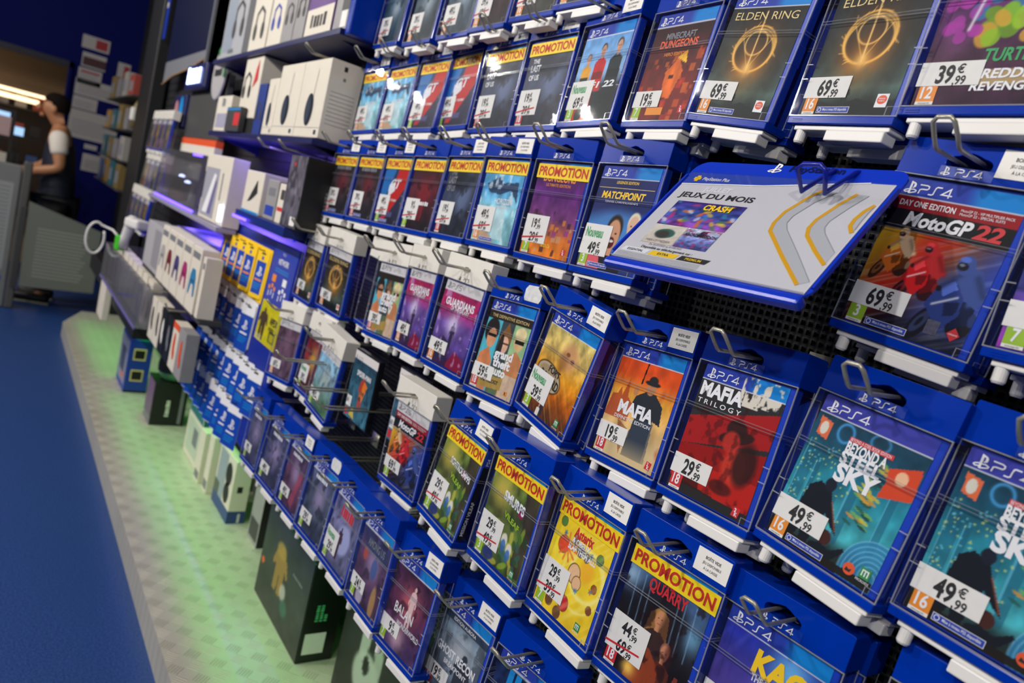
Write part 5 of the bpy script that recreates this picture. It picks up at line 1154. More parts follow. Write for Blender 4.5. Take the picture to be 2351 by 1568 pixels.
# ------------------------------------------------------------------ gift card rack
def card_rack():
    # board leaning a little forward at the foot
    o = Vector((-3.07, .735, .605)); mw, wd, hg = quadframe(o, (.90, 0, 0), (0, .035, .665))
    t = thing('card_rack', 'royal blue card rack full of hanging gift cards left of the game cases', 'rack', mw=mw)
    mb = MB(); mb.chamfer(0, wd, 0, .012, 0, hg, .004, mat('rack_blue', (10, 40, 150), .35)); mb.build('board', t)
    # printed notice on the board
    mb = MB(); x0, x1, z0, z1 = .665, .895, .455, .665; mb.slab(x0, x1, z0, z1, 0, mat('print_royal', (44, 66, 170), .35), .001)
    ps_word(mb, x0+.09, z1-.035, .008, M['white'], -.0014); mb.text('NETWORK', (x0+x1)/2, z1-.065, .017, M['white'], -.0014, .02, .8, 'C')
    for i in range(2): mb.rect(x0+.05, x1-.05, z1-.082-.008*i, z1-.079-.008*i, -.0014, M['skyink'])
    for cx, mt in ((x0+.06, 'orange'), (x1-.065, 'white')):
        mb.box(cx-.018, cx+.018, -.0018, -.0012, z0+.085, z0+.108, M[mt])
        for k in (-1, 0, 1): mb.box(cx+k*.026-.008, cx+k*.026+.008, -.0018, -.0012, z0+.065-.008*abs(k), z0+.078-.008*abs(k), M[mt]); mb.rect(cx+k*.026-.003, cx+k*.026+.003, z0+.040-.006*abs(k), z0+.058-.006*abs(k), -.0013, M['white'])
    mb.build('notice_print', t)
    def pegs(x, z):
        p = MB(); p.tube([(x, 0, z), (x, -.028, z), (x, -.030, z+.006)], .0018, M['black'], 6); p.build('peg', t)
    cw = .082
    def gift(kind, x, z, h, ddy, tilt, label, group):
        g = thing('gift_card', label, 'gift card', mw=mw @ Matrix.Translation((x, -.006-ddy, z)) @ Matrix.Rotation(tilt, 4, 'Z'), group=group)
        y = -.0004; hd = M['yellow'] if kind == 'y' else M['white']; b = mat('card_blue', (16, 70, 176), .35)
        c = MB(); r = .008
        P = [(-cw/2+r+r*math.cos(R(a)), r+r*math.sin(R(a))) for a in (180, 225, 270)]+[(cw/2-r+r*math.cos(R(a)), r+r*math.sin(R(a))) for a in (270, 315, 360)]+[(cw/2-r+r*math.cos(R(a)), h-r+r*math.sin(R(a))) for a in (0, 45, 90)]+[(-cw/2+r+r*math.cos(R(a)), h-r+r*math.sin(R(a))) for a in (90, 135, 180)]
        c.poly(P, -.0006, hd); c.poly(list(reversed(P)), .0006, hd)
        for i in range(len(P)): a_, b_ = P[i], P[(i+1) % len(P)]; c.face([(a_[0], .0006, a_[1]), (b_[0], .0006, b_[1]), (b_[0], -.0006, b_[1]), (a_[0], -.0006, a_[1])], hd)
        e = .010 if kind == 'y' else .0; zt = h-.042 if kind != 'y' else h-.040
        c.box(-cw/2+e, cw/2-e, -.0011, -.0007, e*1.2+.002, zt, b)
        ps_symbol(c, -.017, zt-.05, .034, M['white'], -.0015)
        c.rect(-cw/2+.018, cw/2-.018, zt-.066, zt-.060, -.0014, M['orange' if kind == 'y' else 'white'])
        for i in range(3): c.rect(-cw/2+.014, cw/2-.014-.006*i, zt-.078-.008*i, zt-.075-.008*i, -.0014, M['skyink'])
        c.box(-.012, .012, -.0011, -.0007, h-.016, h-.010, M['ink'])
        if kind == 'y': c.rect(-.006, .006, h-.034, h-.022, -.0013, M['blueink'])
        c.build('card', g)
    xy = [.155, .265, .355, .465, .60]
    for i, x in enumerate(xy):
        pegs(x, .620); gift('y', x, .458, .165, .006+.004*(i % 2), R(12), 'yellow-headed gift card, %s from the left in the top row of the rack' % ord_(i), 'yellow gift cards')
    mb = MB(); mb.slab(.09, .655, .447, .630, -.001, M['yellow'], .001); mb.build('yellow_backing', t)
    for i in range(6):
        x = .105+.098*i; pegs(x, .430); gift('w', x, .268-.000*i, .168, .004+.004*(i % 2), R(14), 'white-headed gift card, %s from the left in the second row of the rack' % ord_(i), 'white gift cards, second row')
    mb = MB(); mb.slab(.05, .64, .285, .445, -.001, M['white'], .001); mb.build('white_backing', t)
    for i in range(9):
        x = .075+.092*i; pegs(x, .262); gift('w', x, .105, .160, .004+.004*(i % 2), R(16), 'white-headed gift card, %s from the left in the third row of the rack' % ord_(i), 'white gift cards, third row')
    for i in range(9):
        x = .05+.083*i; pegs(x, .118); gift('w', x, -.035, .156, .008+.005*(i % 2), R(18), 'white-headed gift card, %s from the left in the lowest row of the rack' % ord_(i), 'white gift cards, lowest row')
    # yellow promotional card hung right of the white rows
    g = thing('promotion_card', 'yellow promotional card with a dark figure beside the gift cards', 'card', mw=mw @ Matrix.Translation((.80, -.008, .345)))
    a = Art(48, 310, .8).vgrad([(0, (190, 180, 20)), (1, (196, 186, 30))]).mottle(6, .12); a.figure(.24, .15, .8, (70, 54, 40), wide=1.3); a.rect(.62, .62, .9, .88, (40, 40, 30)); a.rect(.66, .66, .86, .84, (170, 160, 30)); a.rect(0, .86, .3, 1, (200, 196, 170), .6)
    e = MB(); e.text('APEX', .012, .07, .022, M['ink'], -.0022, .02, .9); e.text('LEGENDS', .012, .052, .010, M['ink'], -.0022, .02, .9)
    c = MB(); c.box(-.105, .105, -.0008, .0006, 0, .13, M['yellow']); c.build('card', g); art_part('print', a, -.104, .104, .001, .129, -.0012, g, e)
card_rack()

# ------------------------------------------------------------------ shelves with boxed goods above

def shelf(name, label, x0, x1, y0, y1, z, mt, th=.018):
    t = thing(name, label, 'shelf', ((x0+x1)/2, y0, z-th))
    mb = MB(); mb.chamfer(x0-(x0+x1)/2, x1-(x0+x1)/2, 0, y1-y0, 0, th, .002, mt); mb.build('board', t)
    for x in (x0+.06-(x0+x1)/2, x1-.06-(x0+x1)/2):
        mb = MB(); mb.face([(x, .03, 0), (x, y1-y0, -.035), (x, y1-y0, 0)], mt); mb.box(x-.002, x+.002, y1-y0-.012, y1-y0, -.04, 0, mt); mb.build('bracket', t)
shelf('shelf', 'upper dark blue shelf carrying headset boxes and a purple box', -3.50, -2.02, .70, .90, 1.897, M['navy'])
shelf('shelf', 'dark blue shelf under the three tall white headset boxes', -3.35, -2.07, .70, .90, 1.598, M['navy'])
shelf('shelf', 'middle shelf washed in violet light with the white console box', -4.40, -2.855, .68, .755, 1.243, mat('shelf_grey', (150, 146, 170), .4))
mb = MB(); mb.box(-6.4, -2.32, .909, .925, .605, 3.1, mat('slat_black', (34, 34, 38), .45))
for i in range(42): mb.box(-6.4, -2.32, .903, .909, .64+.05*i, .685+.05*i, mat('slat_black', (34, 34, 38), .45))
tag(mb.build('slat_panel'), 'dark slatted back panel behind the boxed goods on the left', 'panel')
shelf('shelf', 'shelf tinted lilac for the violet glow behind the row of white controller boxes', -3.75, -3.10, .72, .90, 1.150, mat('shelf_violet_tint', (120, 112, 190), .4))  # lilac base colour carries part of the violet glow
def cap(t, w, h, st, z, hh, mt='grey', u=.5, y=-.0012, bold=.01):
    mb = MB(); mb.blocks(len(st), -w/2+u*w, z, min(w*.8, len(st)*hh*.8), hh, M[mt], y, 'C'); return mb.build('lettering', t)
def headset(t, w, h, cx, cz, r, mt):
    mb = MB(); P = [(cx-r*.9+.0, cz-.3*r), (cx-r*.8, cz+r*.6), (cx, cz+r), (cx+r*.8, cz+r*.6), (cx+r*.9, cz-.3*r)]
    mb.ribbon(P, r*.22, -.0014, mt); mb.ell(cx-r*.85, cz-r*.5, r*.35, r*.55, -.0018, mt); mb.ell(cx+r*.85, cz-r*.5, r*.35, r*.55, -.0018, mt); mb.build('print', t)
def b_silver(t, w, d, h): fpan(t, w, h, .05, .5, .1, .95, mat('print_silver', (150, 160, 176), .4)); headset(t, w, h, .06, h*.5, .07, M['dkgrey']); cap(t, w, h, 'HEADSET', .02, .016)
carton('headset_box', 'silver headset box at the left end of the upper shelf', 'box', -3.46, -3.12, .715, .82, 1.898, 2.20, mat('carton_silver', (176, 178, 184), .4), b_silver)
def b_wht(mt):
    def f(t, w, d, h): cap(t, w, h, 'GAMING', h*.74, .014, 'blueink'); headset(t, w, h, 0, h*.34, w*.26, mt)
    return f
carton('headset_box', 'white headset box, second from left on the upper shelf', 'box', -3.02, -2.80, .715, .82, 1.898, 2.20, M['boxwhite'], b_wht(M['dkgrey']))
carton('headset_box', 'white headset box, third from left on the upper shelf', 'box', -2.78, -2.62, .715, .82, 1.898, 2.20, M['boxwhite'], b_wht(M['blueink']))
def b_yel(t, w, d, h): fpan(t, w, h, 0, 1, .72, .90, M['yellow']); headset(t, w, h, 0, h*.36, w*.3, M['dkgrey']); cap(t, w, h, 'STEREO', h*.77, .012, 'ink')
carton('headset_box', 'grey headset box with a yellow band, left of the pair on the upper shelf', 'box', -2.61, -2.50, .715, .82, 1.898, 2.17, M['boxgrey'], b_yel)
carton('headset_box', 'grey headset box with a yellow band, beside the purple box', 'box', -2.49, -2.39, .715, .82, 1.898, 2.19, M['boxgrey'], b_yel)
def b_pur(t, w, d, h): fpan(t, w, h, 0, 1, .02, .30, M['boxwhite']); cap(t, w, h, 'TRUST', h*.10, .034, 'ink', bold=.03); fpan(t, w, h, .45, .75, .45, .95, mat('print_lav', (170, 150, 200), .4))
carton('headset_box', 'purple box with a white foot on the upper shelf', 'box', -2.37, -2.145, .715, .83, 1.898, 2.18, mat('carton_purple', (92, 40, 130), .35), b_pur)
def b_dk(t, w, d, h): fpan(t, w, h, .5, 1, .2, .95, M['dkgrey']); fpan(t, w, h, .55, .95, .03, .2, M['paper']); headset(t, w, h, .02, h*.6, w*.25, M['ink'])
carton('headset_box', 'grey and black box at the right end of the upper shelf', 'box', -2.13, -2.025, .715, .83, 1.898, 2.16, M['boxgrey'], b_dk)
mb = MB(); mb.chamfer(-2.012, -1.975, .71, .90, 1.88, 2.45, .003, M['blue']); tag(mb.build('shelf_end_panel'), 'blue upright panel closing the right end of the upper shelf', 'panel')
def b_pulse(t, w, d, h):
    mb = MB(); mb.ell(-w*.02, h*.36, w*.15, h*.21, -.0014, mat('print_charcoal', (40, 46, 58), .3)); mb.ell(-w*.05, h*.36, w*.08, h*.17, -.0018, mat('print_slate', (60, 70, 88), .3)); mb.ribbon([(w*.06, h*.5), (w*.10, h*.88)], .004, -.0014, mat('print_line', (200, 196, 190), .4)); mb.build('print', t)
    fpan(t, w, h, .80, .95, .03, .11, M['paper']); fpan(t, w, h, .83, .92, .04, .10, M['ink'], k=2); fpan(t, w, h, 0, 1, .125, .13, M['grey'])
    for i in range(9): span(t, w, d, h, .12, .85, .60-.05*i, .605-.05*i, M['grey'])
    span(t, w, d, h, .4, .5, .88, .94, M['ink']); span(t, w, d, h, .42, .5, .76, .80, M['grey'])
for x0, x1, q in ((-2.655, -2.545, 'leftmost'), (-2.54, -2.315, 'middle'), (-2.31, -2.09, 'rightmost')):
    carton('headset_box', 'tall white box with a dark oval earcup, %s of three' % q, 'box', x0, x1, .72, .82, 1.602, 1.828 if q != 'leftmost' else 1.79, M['boxwhite'], b_pulse, 'white headset boxes')
carton('headset_box', 'blue headset box left of the tall white boxes', 'box', -2.755, -2.665, .715, .82, 1.60, 1.775, mat('carton_denim', (34, 60, 140), .4), lambda t, w, d, h: headset(t, w, h, 0, h*.45, w*.34, M['dkgrey']))
def b_red(t, w, d, h): headset(t, w, h, -w*.2, h*.55, w*.2, M['ink']); mb = MB(); mb.poly([(w*.12, h*.5), (w*.36, h*.62), (w*.3, h*.95), (w*.2, h*.8)], -.0014, M['red']); mb.build('print', t)
carton('headset_box', 'white box with a black headset and a red shape', 'box', -2.99, -2.765, .715, .82, 1.655, 1.875, M['boxwhite'], b_red)
carton('riser', 'black riser block under the white box with a red shape', 'riser', -3.02, -2.765, .715, .86, 1.598, 1.653, M['black'])
def b_low(t, w, d, h): fpan(t, w, h, .1, .9, .1, .5, mat('print_lilac2', (170, 168, 190), .4)); cap(t, w, h, 'VR', h*.7, .03, 'grey')
carton('accessory_box', 'white box with pale violet print left of the dark red one', 'box', -3.30, -3.07, .705, .80, 1.60, 1.74, M['boxwhite'], b_low)
def b_dr(t, w, d, h): fpan(t, w, h, .6, .98, .25, .75, M['red']); fpan(t, w, h, .02, .98, .86, .94, M['skyink'])
carton('accessory_box', 'dark box with a red patch below the black headset box', 'box', -3.05, -2.85, .69, .712, 1.599, 1.69, M['dkgrey'], b_dr)
# middle shelf
def b_cons(t, w, d, h):
    fpan(t, w, h, .04, .60, .05, .80, mat('print_mist', (168, 168, 182), .35)); mb = MB(); mb.poly([(-w*.36, h*.10), (-w*.08, h*.72), (w*.02, h*.70), (-w*.16, h*.10)], -.0018, M['white']); mb.poly([(-w*.16, h*.10), (w*.02, h*.62), (w*.06, h*.6), (-w*.02, h*.1)], -.0018, mat('print_violet', (120, 112, 170), .4)); mb.build('print', t)
    fpan(t, w, h, .72, .76, .35, .75, M['grey']); fpan(t, w, h, .0, .04, .3, .72, M['ink'])
carton('console_box', 'large white game console box on the violet lit middle shelf', 'box', -3.27, -2.86, .70, .762, 1.246, 1.505, M['boxwhite'], b_cons)
def b_small(t, w, d, h): mb = MB(); mb.poly([(-w*.2, h*.25), (w*.2, h*.8), (w*.28, h*.5), (-w*.02, h*.3)], -.0014, M['ink']); mb.build('print', t); fpan(t, w, h, .02, .98, .0, .05, M['skyink'])
carton('accessory_box', 'white box with a black slanted gadget right of the console box', 'box', -2.645, -2.44, .70, .80, 1.335, 1.475, M['boxwhite'], b_small)
shelf('shelf', 'blue glowing shelf under the small white boxes and the black tall box', -2.67, -2.125, .69, .90, 1.334, mat('riser_blue', (10, 40, 120), .35), .03)
carton('accessory_box', 'small pale box right of the slanted gadget box', 'box', -2.42, -2.31, .71, .80, 1.335, 1.46, M['boxgrey'], lambda t, w, d, h: (fpan(t, w, h, .1, .9, .1, .35, M['blueink']), fpan(t, w, h, .2, .8, .6, .8, M['grey'])))
carton('accessory_box', 'small white box next to the black tall box', 'box', -2.295, -2.215, .71, .80, 1.335, 1.455, M['boxwhite'], lambda t, w, d, h: (fpan(t, w, h, .1, .9, .3, .4, M['red']), fpan(t, w, h, .3, .7, .6, .85, M['dkgrey'])))
def b_black(t, w, d, h):
    a = Art(40, 320, h/w).vgrad([(0, (96, 92, 104)), (.5, (110, 106, 120)), (1, (90, 90, 102))]).mottle(6, .3); a.blotch(5, .58, (60, 56, 66), .8); a.ell(.3, .12, .05, .03, (210, 60, 60)); art_part('print', a, -w/2+.001, w/2-.001, .001, h-.001, -.0006, t)
    V = mat('print_dim', (110, 108, 112), .4); stext(t, w, 'CONTROLLER', d*.5, .012, .012, V, True, .01, 1.2); fpan(t, w, h, .6, .9, .04, .16, M['paper'], k=2)
carton('controller_box', 'tall black box with a grey picture front beside the promotion cases', 'box', -2.205, -2.06, .70, .86, 1.335, 1.545, M['boxblack'], b_black)
# violet light lines and the acrylic display box
VIO = mat('violet_led', (96, 70, 255), .4, emit=5)
t = thing('acrylic_display', 'clear acrylic display box with violet glowing edges on the middle shelf', 'display box', (-3.85, .70, 1.246))
mb = MB()
for q in ((-.48, .48, 0, .003, 0, .248), (-.48, -.477, .003, .06, 0, .248), (.477, .48, .003, .06, 0, .248), (-.48, .48, .003, .06, .245, .248)): mb.box(*q, M['acryl'])
mb.build('sheet', t)
mb = MB(); mb.box(-.48, .48, -.004, -.0005, .0, .008, VIO); mb.build('light_strip', t)
mb = MB(); mb.box(.30, .48, -.003, -.0005, .238, .246, VIO); mb.build('light_strip', t)
t = thing('gamepad_stand', 'dark headphone stand with two pale lights inside the acrylic box', 'stand', (-3.75, .765, 1.247))
mb = MB(); mb.lathe([(.001, 0), (.06, .0), (.06, .012), (.02, .02), (.014, .10), (.03, .14), (.055, .17), (.03, .20), (.001, .21)], M['dkgrey'], 18); mb.build('body', t, True)
mb = MB(); mb.lathe([(.001, .012), (.012, .008), (.014, 0), (.001, -.002)], mat('lamp_white', (190, 205, 255), .4, emit=4), 12, -.05, -.05, .13); mb.lathe([(.001, .012), (.012, .008), (.014, 0), (.001, -.002)], mat('lamp_white', (190, 205, 255), .4, emit=4), 12, .07, -.045, .11); mb.build('lamp', t)
mb = MB(); mb.chamfer(-2.90, -2.875, .688, .697, 1.262, 1.325, .003, mat('lamp_white', (190, 205, 255), .4, emit=4)); tag(mb.build('lamp'), 'small glowing white upright lamp at the corner of the console box', 'lamp')
mb = MB(); mb.box(-2.67, -2.50, .682, .685, 1.306, 1.314, VIO); tag(mb.build('light_line'), 'violet light line along the front edge of the blue shelf', 'light')
for lx, lz in ((-4.0, 1.216), (-3.2, 1.216), (-2.42, 1.295)):
    area('violet_light', (lx, .80, lz), (lx, .92, lz-.10), .5, .02, 4.5, (.20, .12, 1))
area('violet_light', (-2.8, .72, 1.57), (-2.8, .9, 1.40), .9, .02, 1.2, (.20, .12, 1))
# hooks left of the game wall
def plain_hook(x, z, y, label): hook(x, y, z, label, .90, .0, 'empty steel hooks', .02)
plain_hook(-2.50, 1.56, .70, 'empty steel hook under the middle tall white box')
plain_hook(-2.28, 1.56, .70, 'empty steel hook under the rightmost tall white box')
plain_hook(-2.20, 1.84, .70, 'empty steel hook below the grey and black shelf box')
for q, (x, z) in enumerate(((-1.60, 1.005), (-1.47, 1.00), (-1.76, 1.03))):
    plain_hook(x, z, .64, 'empty long double hook beside the motorbike case, %s from the right' % ord_([1, 0, 2][q]))
# loose game sleeves hanging without a security case
def loose(x, y, z, rz, label, art, tx):
    t = thing('game_box', label, 'game box', (x, y, z), rz=rz)
    mb = MB(); mb.chamfer(-.0675, .0675, 0, .0145, 0, .171, .002, M['keep_dk']); mb.build('keep_case', t)
    e = MB(); ps_symbol(e, -.060, .147, .010, M['grey'], -.0013); ps_word(e, -.045, .148, .0075, M['grey'], -.0013, '5')
    for s, xx, zz, h, mt in tx: e.text(s, xx, zz, h, M[mt], -.0013, .02, .8)
    e.rect(-.062, -.036, .030, .056, -.0012, M['paper']); e.text('69', -.060, .038, .011, M['ink'], -.0014, .015, .7); e.rect(-.062, -.046, .008, .026, -.0012, M['red'])
    art_part('sleeve', art, -.065, .065, .004, .167, -.0010, t, e)
loose(-1.535, .75, .945, 0, 'uncased game box with a teal cover and an orange figure below the tan case', a_hero(N2, 330), [('SPIDER-MAN', -.035, .112, .012, 'white')])
loose(-1.345, .775, .955, 0, 'uncased game box with a teal cover tucked behind the white-headed motorbike case', a_hero(N2, 330), [('SPIDER-MAN', -.035, .112, .012, 'white')])

# ------------------------------------------------------------------ gondola on the far left: controllers, pouches, bins
cols = [((176, 172, 176), 'grey'), ((120, 30, 44), 'dark red'), ((70, 60, 120), 'violet'), ((170, 40, 110), 'pink'), ((40, 130, 180), 'cyan')]
def pad(mt):
    def f(t, w, d, h):
        mb = MB(); P = [(-w*.30, h*.55), (-w*.16, h*.66), (w*.16, h*.66), (w*.30, h*.55), (w*.36, h*.28), (w*.24, h*.24), (w*.12, h*.42), (-w*.12, h*.42), (-w*.24, h*.24), (-w*.36, h*.28)]
        mb.poly(list(reversed(P)), -.0014, mt); mb.ell(-w*.10, h*.47, w*.05, w*.05, -.0017, M['ink']); mb.ell(w*.10, h*.47, w*.05, w*.05, -.0017, M['ink']); mb.build('print', t); fpan(t, w, h, .1, .9, .82, .92, M['grey'])
    return f
for i, (c, n) in enumerate(cols):
    carton('controller_box', 'white controller box with a %s gamepad on the left gondola' % n, 'controller box', -3.37+.15*i, -3.232+.15*i, .60, .66, .945, 1.175, M['boxwhite'], pad(mat('pad_%s' % n.replace(' ', '_'), c, .4)), 'controller boxes in a row')
carton('controller_box', 'white box at the right end of the controller row', 'controller box', -2.615, -2.575, .605, .66, .945, 1.155, M['boxwhite'], lambda t, w, d, h: fpan(t, w, h, .2, .8, .8, .9, M['grey']))
carton('console_box', 'big pale grey carton at the left end of the controller row', 'box', -3.80, -3.38, .61, .69, .945, 1.15, mat('carton_ash', (176, 174, 180), .45), lambda t, w, d, h: fpan(t, w, h, .5, .95, .1, .9, mat('print_ash', (150, 148, 156), .4)))
shelf('shelf', 'grey shelf under the row of white controller boxes', -3.82, -2.57, .615, .69, .943, M['dkgrey'])
lows = [('white', 'a black earpiece', M['boxwhite'], M['ink']), ('white', 'a small black remote', M['boxwhite'], M['dkgrey']), ('black', 'a pale gamepad', M['boxblack'], M['paper']), ('black', 'a grey cable', M['boxblack'], M['grey']), ('white', 'an orange top', M['boxwhite'], M['ored']), ('grey', 'a black and orange toy', M['boxgrey'], M['ored'])]
for i, (c, n, mt, m2) in enumerate(lows):
    def f(t, w, d, h, m2=m2, i=i):
        mb = MB(); mb.ell(0, h*.55, w*.16, h*.24, -.0014, m2); mb.ell(w*.12, h*.35, w*.12, h*.12, -.0016, m2); mb.build('print', t); fpan(t, w, h, 0, 1, .86, 1, M['ored'] if i == 4 else mt)
    carton('accessory_box', '%s blister box with %s, low on the left gondola' % (c, n), 'accessory box', -3.33+.118*i, -3.225+.118*i, .60, .645, .70, .875, mt, f, 'blister boxes low on the left gondola')
for i in range(2):
    mb = MB(); mb.tube([(-3.30+.40*i, .896, .91), (-3.30+.40*i, .58, .90), (-3.30+.40*i, .565, .925)], .004, M['steel'], 8)
    tag(mb.build('display_hook'), 'single long steel hook between controller row and blister boxes, %s' % ('left one', 'right one')[i], 'hook')
t = thing('acrylic_bin', 'clear acrylic bin of grey pouches at the left end of the gondola', 'bin', (-4.0, .55, .721))
mb = MB()
for q in ((-.66, .66, 0, .004, 0, .19), (-.66, -.656, .004, .2, 0, .19), (.656, .66, .004, .2, 0, .19), (-.66, .66, .004, .2, 0, .004)): mb.box(*q, M['acryl'])
mb.build('sheet', t); mb = MB(); mb.box(-.66, .66, -.004, 0, -.006, .004, mat('bin_lilac', (110, 104, 170), .4)); mb.build('label_strip', t)
for i in range(8):
    x = -4.62+.155*i
    t = thing('pouch', 'grey pouch with a white card top, %s from the left in the acrylic bin' % ord_(i), 'pouch', (x+.07, .575, .727), 'pouches in the acrylic bin')
    mb = MB(); mb.chamfer(-.065, .065, 0, .10, 0, .155, .012, mat('pouch_grey', (110, 108, 112), .4, noise=.25, nscale=20, bump=.5)); mb.build('pack', t)
    mb = MB(); mb.box(-.066, .066, .03, .07, .150, .19, M['boxwhite']); mb.build('card_top', t)
# scanner resting on the bin, with its cord
t = thing('scanner', 'white handheld scanner with a green end lying above the acrylic bin', 'scanner', (-4.35, .60, .93), rz=R(20))
mb = MB(); mb.tube([(-.02, 0, .0), (.0, .0, .06), (.03, .0, .12), (.06, .0, .16)], [.028, .024, .03, .034], M['white_pl'], 12); mb.build('handle', t, True)
mb = MB(); mb.chamfer(.03, .16, -.04, .04, .12, .17, .012, M['white_pl']); mb.build('head', t)
mb = MB(); mb.chamfer(-.05, -.005, -.03, .03, -.02, .06, .008, mat('green_plastic', (70, 190, 40), .4)); mb.build('green_cap', t)
mb = MB(); mb.tube([(-4.56, .60, .955), (-4.62, .57, .985)]+[(-4.68, .497+.045*math.cos(a), .92+.088*math.sin(a)) for a in [R(60+15*k) for k in range(23)]], .0065, M['white_pl'], 8); tag(mb.build('cord', None, True), 'pale looped scanner cord hanging beside the acrylic bin', 'cord')
mb = MB(); mb.chamfer(-4.66, -4.45, .56, .598, .50, .715, .006, M['boxwhite']); tag(mb.build('carton_foot'), 'white carton hanging under the acrylic bin', 'box')
mb = MB(); mb.box(-5.7, -3.66, .60, .89, .602, .719, M['black']); tag(mb.build('gondola_base'), 'black gondola base under the acrylic bin', 'gondola')
# narrow cases further back, in three rows
for r_, z in enumerate((.25, .015, -.20)):
    for i in range(4):
        c1 = [(120, 116, 130), (150, 120, 70), (110, 100, 150), (130, 130, 124)][(i+r_) % 4]
        case('fb%d%d' % (r_, i), (-5.02+.16*i, .735 if r_ < 2 else .69, z, 0, -4, 0), 'white-headed case far left, %s row, %s from the left' % (('upper', 'middle', 'lower')[r_], ord_(i)), a_shade(22, 400+i+4*r_, c1, tuple(int(q*.7) for q in c1), tuple(int(q*.6) for q in c1), (200, 160, 90), 'ps5'), 'ps5', group='white-headed cases far left')
# black display panel with a red foot, banner and signs
t = thing('display_board', 'dark grey display panel with a red and white foot band', 'panel', (-3.95, .80, 1.52))
mb = MB(); mb.chamfer(-.45, .33, 0, .03, .055, .36, .004, mat('panel_grey', (66, 66, 66), .5)); mb.build('board', t)
mb = MB(); mb.box(-.45, .33, -.003, .03, .022, .054, M['ored']); mb.build('red_band', t)
mb = MB(); mb.box(-.45, .33, -.004, .03, -.02, .022, M['boxwhite']); mb.build('white_band', t)
t = thing('banner', 'dark navy hanging banner with a curved grey foot near the black post', 'banner', (-4.85, .82, 1.99))
mb = MB(); mb.box(-.62, .55, 0, .006, .05, 1.0, mat('banner_navy', (12, 20, 56), .35)); mb.build('sheet', t)
mb = MB(); mb.poly([(-.62, .05), (.55, .05), (.55, .0), (.2, -.03), (-.3, -.05), (-.62, -.09)][::-1], -.002, M['grey']); mb.tube([(-.62, -.004, -.09), (-.3, -.004, -.05), (.2, -.004, -.03), (.55, -.004, 0)], .006, mat('trim_copper', (170, 130, 90), .4), 6); mb.build('foot', t)
mb = MB(); mb.box(.55, .57, -.004, .01, -.05, 1.0, M['grey']); mb.build('edge_rail', t)
mb = MB(); mb.box(-5.68, -5.60, .80, .806, 2.20, 3.0, mat('flag_blue', (16, 56, 170), .4)); mb.ell(-5.64, 2.42, .02, .02, .798, M['paper']); tag(mb.build('flag_strip'), 'narrow bright blue strip hanging beside the black post', 'banner')
mb = MB(); mb.chamfer(-6.25, -5.75, .79, .888, 0.604, CEIL-.01, .01, mat('post_black', (24, 24, 26), .5)); tag(mb.build('post'), 'tall black post between the far papers and the navy banner', 'post')
t = thing('round_sign', 'round pale sign with a green upper rim near the glowing sign', 'sign', (-3.72, .78, 1.875))
mb = MB(); mb.lathe([(.001, -.004), (.115, -.004), (.12, 0), (.12, .006), (.001, .006)], mat('sign_pale', (176, 172, 176), .5), 28, axis='y'); mb.build('disc', t)
mb = MB(); mb.ribbon([(.11*math.cos(R(a)), .11*math.sin(R(a))) for a in range(-10, 130, 10)], .03, -.006, mat('sign_green', (40, 130, 60), .5)); mb.build('rim', t)
mb = MB(); mb.blocks(5, 0, -.01, .14, .03, M['ink'], -.006, 'C'); mb.build('lettering', t)
t = thing('neon_sign', 'small glowing white and blue lettered sign above the left shelves', 'sign', (-4.15, .76, 1.84))
mb = MB(); mb.blocks(4, 0, 0, .34, .075, mat('neon_white', (180, 200, 255), .4, emit=6), -.004, 'C'); mb.build('lettering', t)
mb = MB(); mb.chamfer(-.24, .22, 0, .03, -.03, .10, .01, M['navy']); mb.build('back_box', t)
mb = MB(); mb.chamfer(-4.70, -4.41, .78, .84, 1.62, 1.80, .01, M['navy']); mb.ell(-4.62, 1.71, .05, .06, .779, mat('print_rose', (190, 130, 140), .4)); mb.ell(-4.49, 1.72, .05, .07, .779, M['skyink']); tag(mb.build('figure_card'), 'dark blue card with a pink and a blue figure below the glowing sign', 'card')
# goods hung near the far corner
random.seed(5)
fc = [((116, 98, 54), 'gold'), ((60, 90, 150), 'denim blue'), ((150, 146, 140), 'cream'), ((34, 90, 104), 'teal'), ((30, 30, 34), 'black'), ((120, 116, 120), 'grey'), ((150, 112, 44), 'amber'), ((150, 60, 50), 'brick red')]
for r_, z in enumerate((1.12, 1.34, 1.58, 1.84)):
    for i in range(4):
        c, n = fc[(i*3+r_*2+r_//2) % 8]; w2 = .14+.05*random.random(); hh = .15+.05*random.random(); x = -6.50-.40*i
        carton('toy_box', '%s boxed toy near the far corner, %s shelf, %s from the black post' % (n, ord_(r_), ord_(i)), 'toy box', x-w2, x+w2*.4, .77, .87, z, z+hh, mat('toy_'+n.replace(' ', '_'), c, .45), lambda t, w, d, h: fpan(t, w, h, .15, .85, .2, .7, M['grey']), 'boxed toys near the far corner')
    shelf('shelf', 'thin dark shelf near the far corner, %s from below' % ord_(r_), -8.0, -6.30, .76, 1.1, z-.001, M['dkgrey'], .012)
t = thing('toy_sword', 'tall golden toy sword box hanging near the far corner', 'toy', (-6.39, .82, 1.592))
mb = MB(); mb.tube([(0, 0, 0), (.01, 0, .08), (.025, 0, .17), (.03, 0, .235)], [.03, .045, .035, .008], mat('toy_gold', (180, 130, 40), .4), 10); mb.build('blade', t, True); mb = MB(); mb.chamfer(-.03, .05, -.045, .03, .06, .16, .01, M['paper']); mb.build('label_sticker', t)
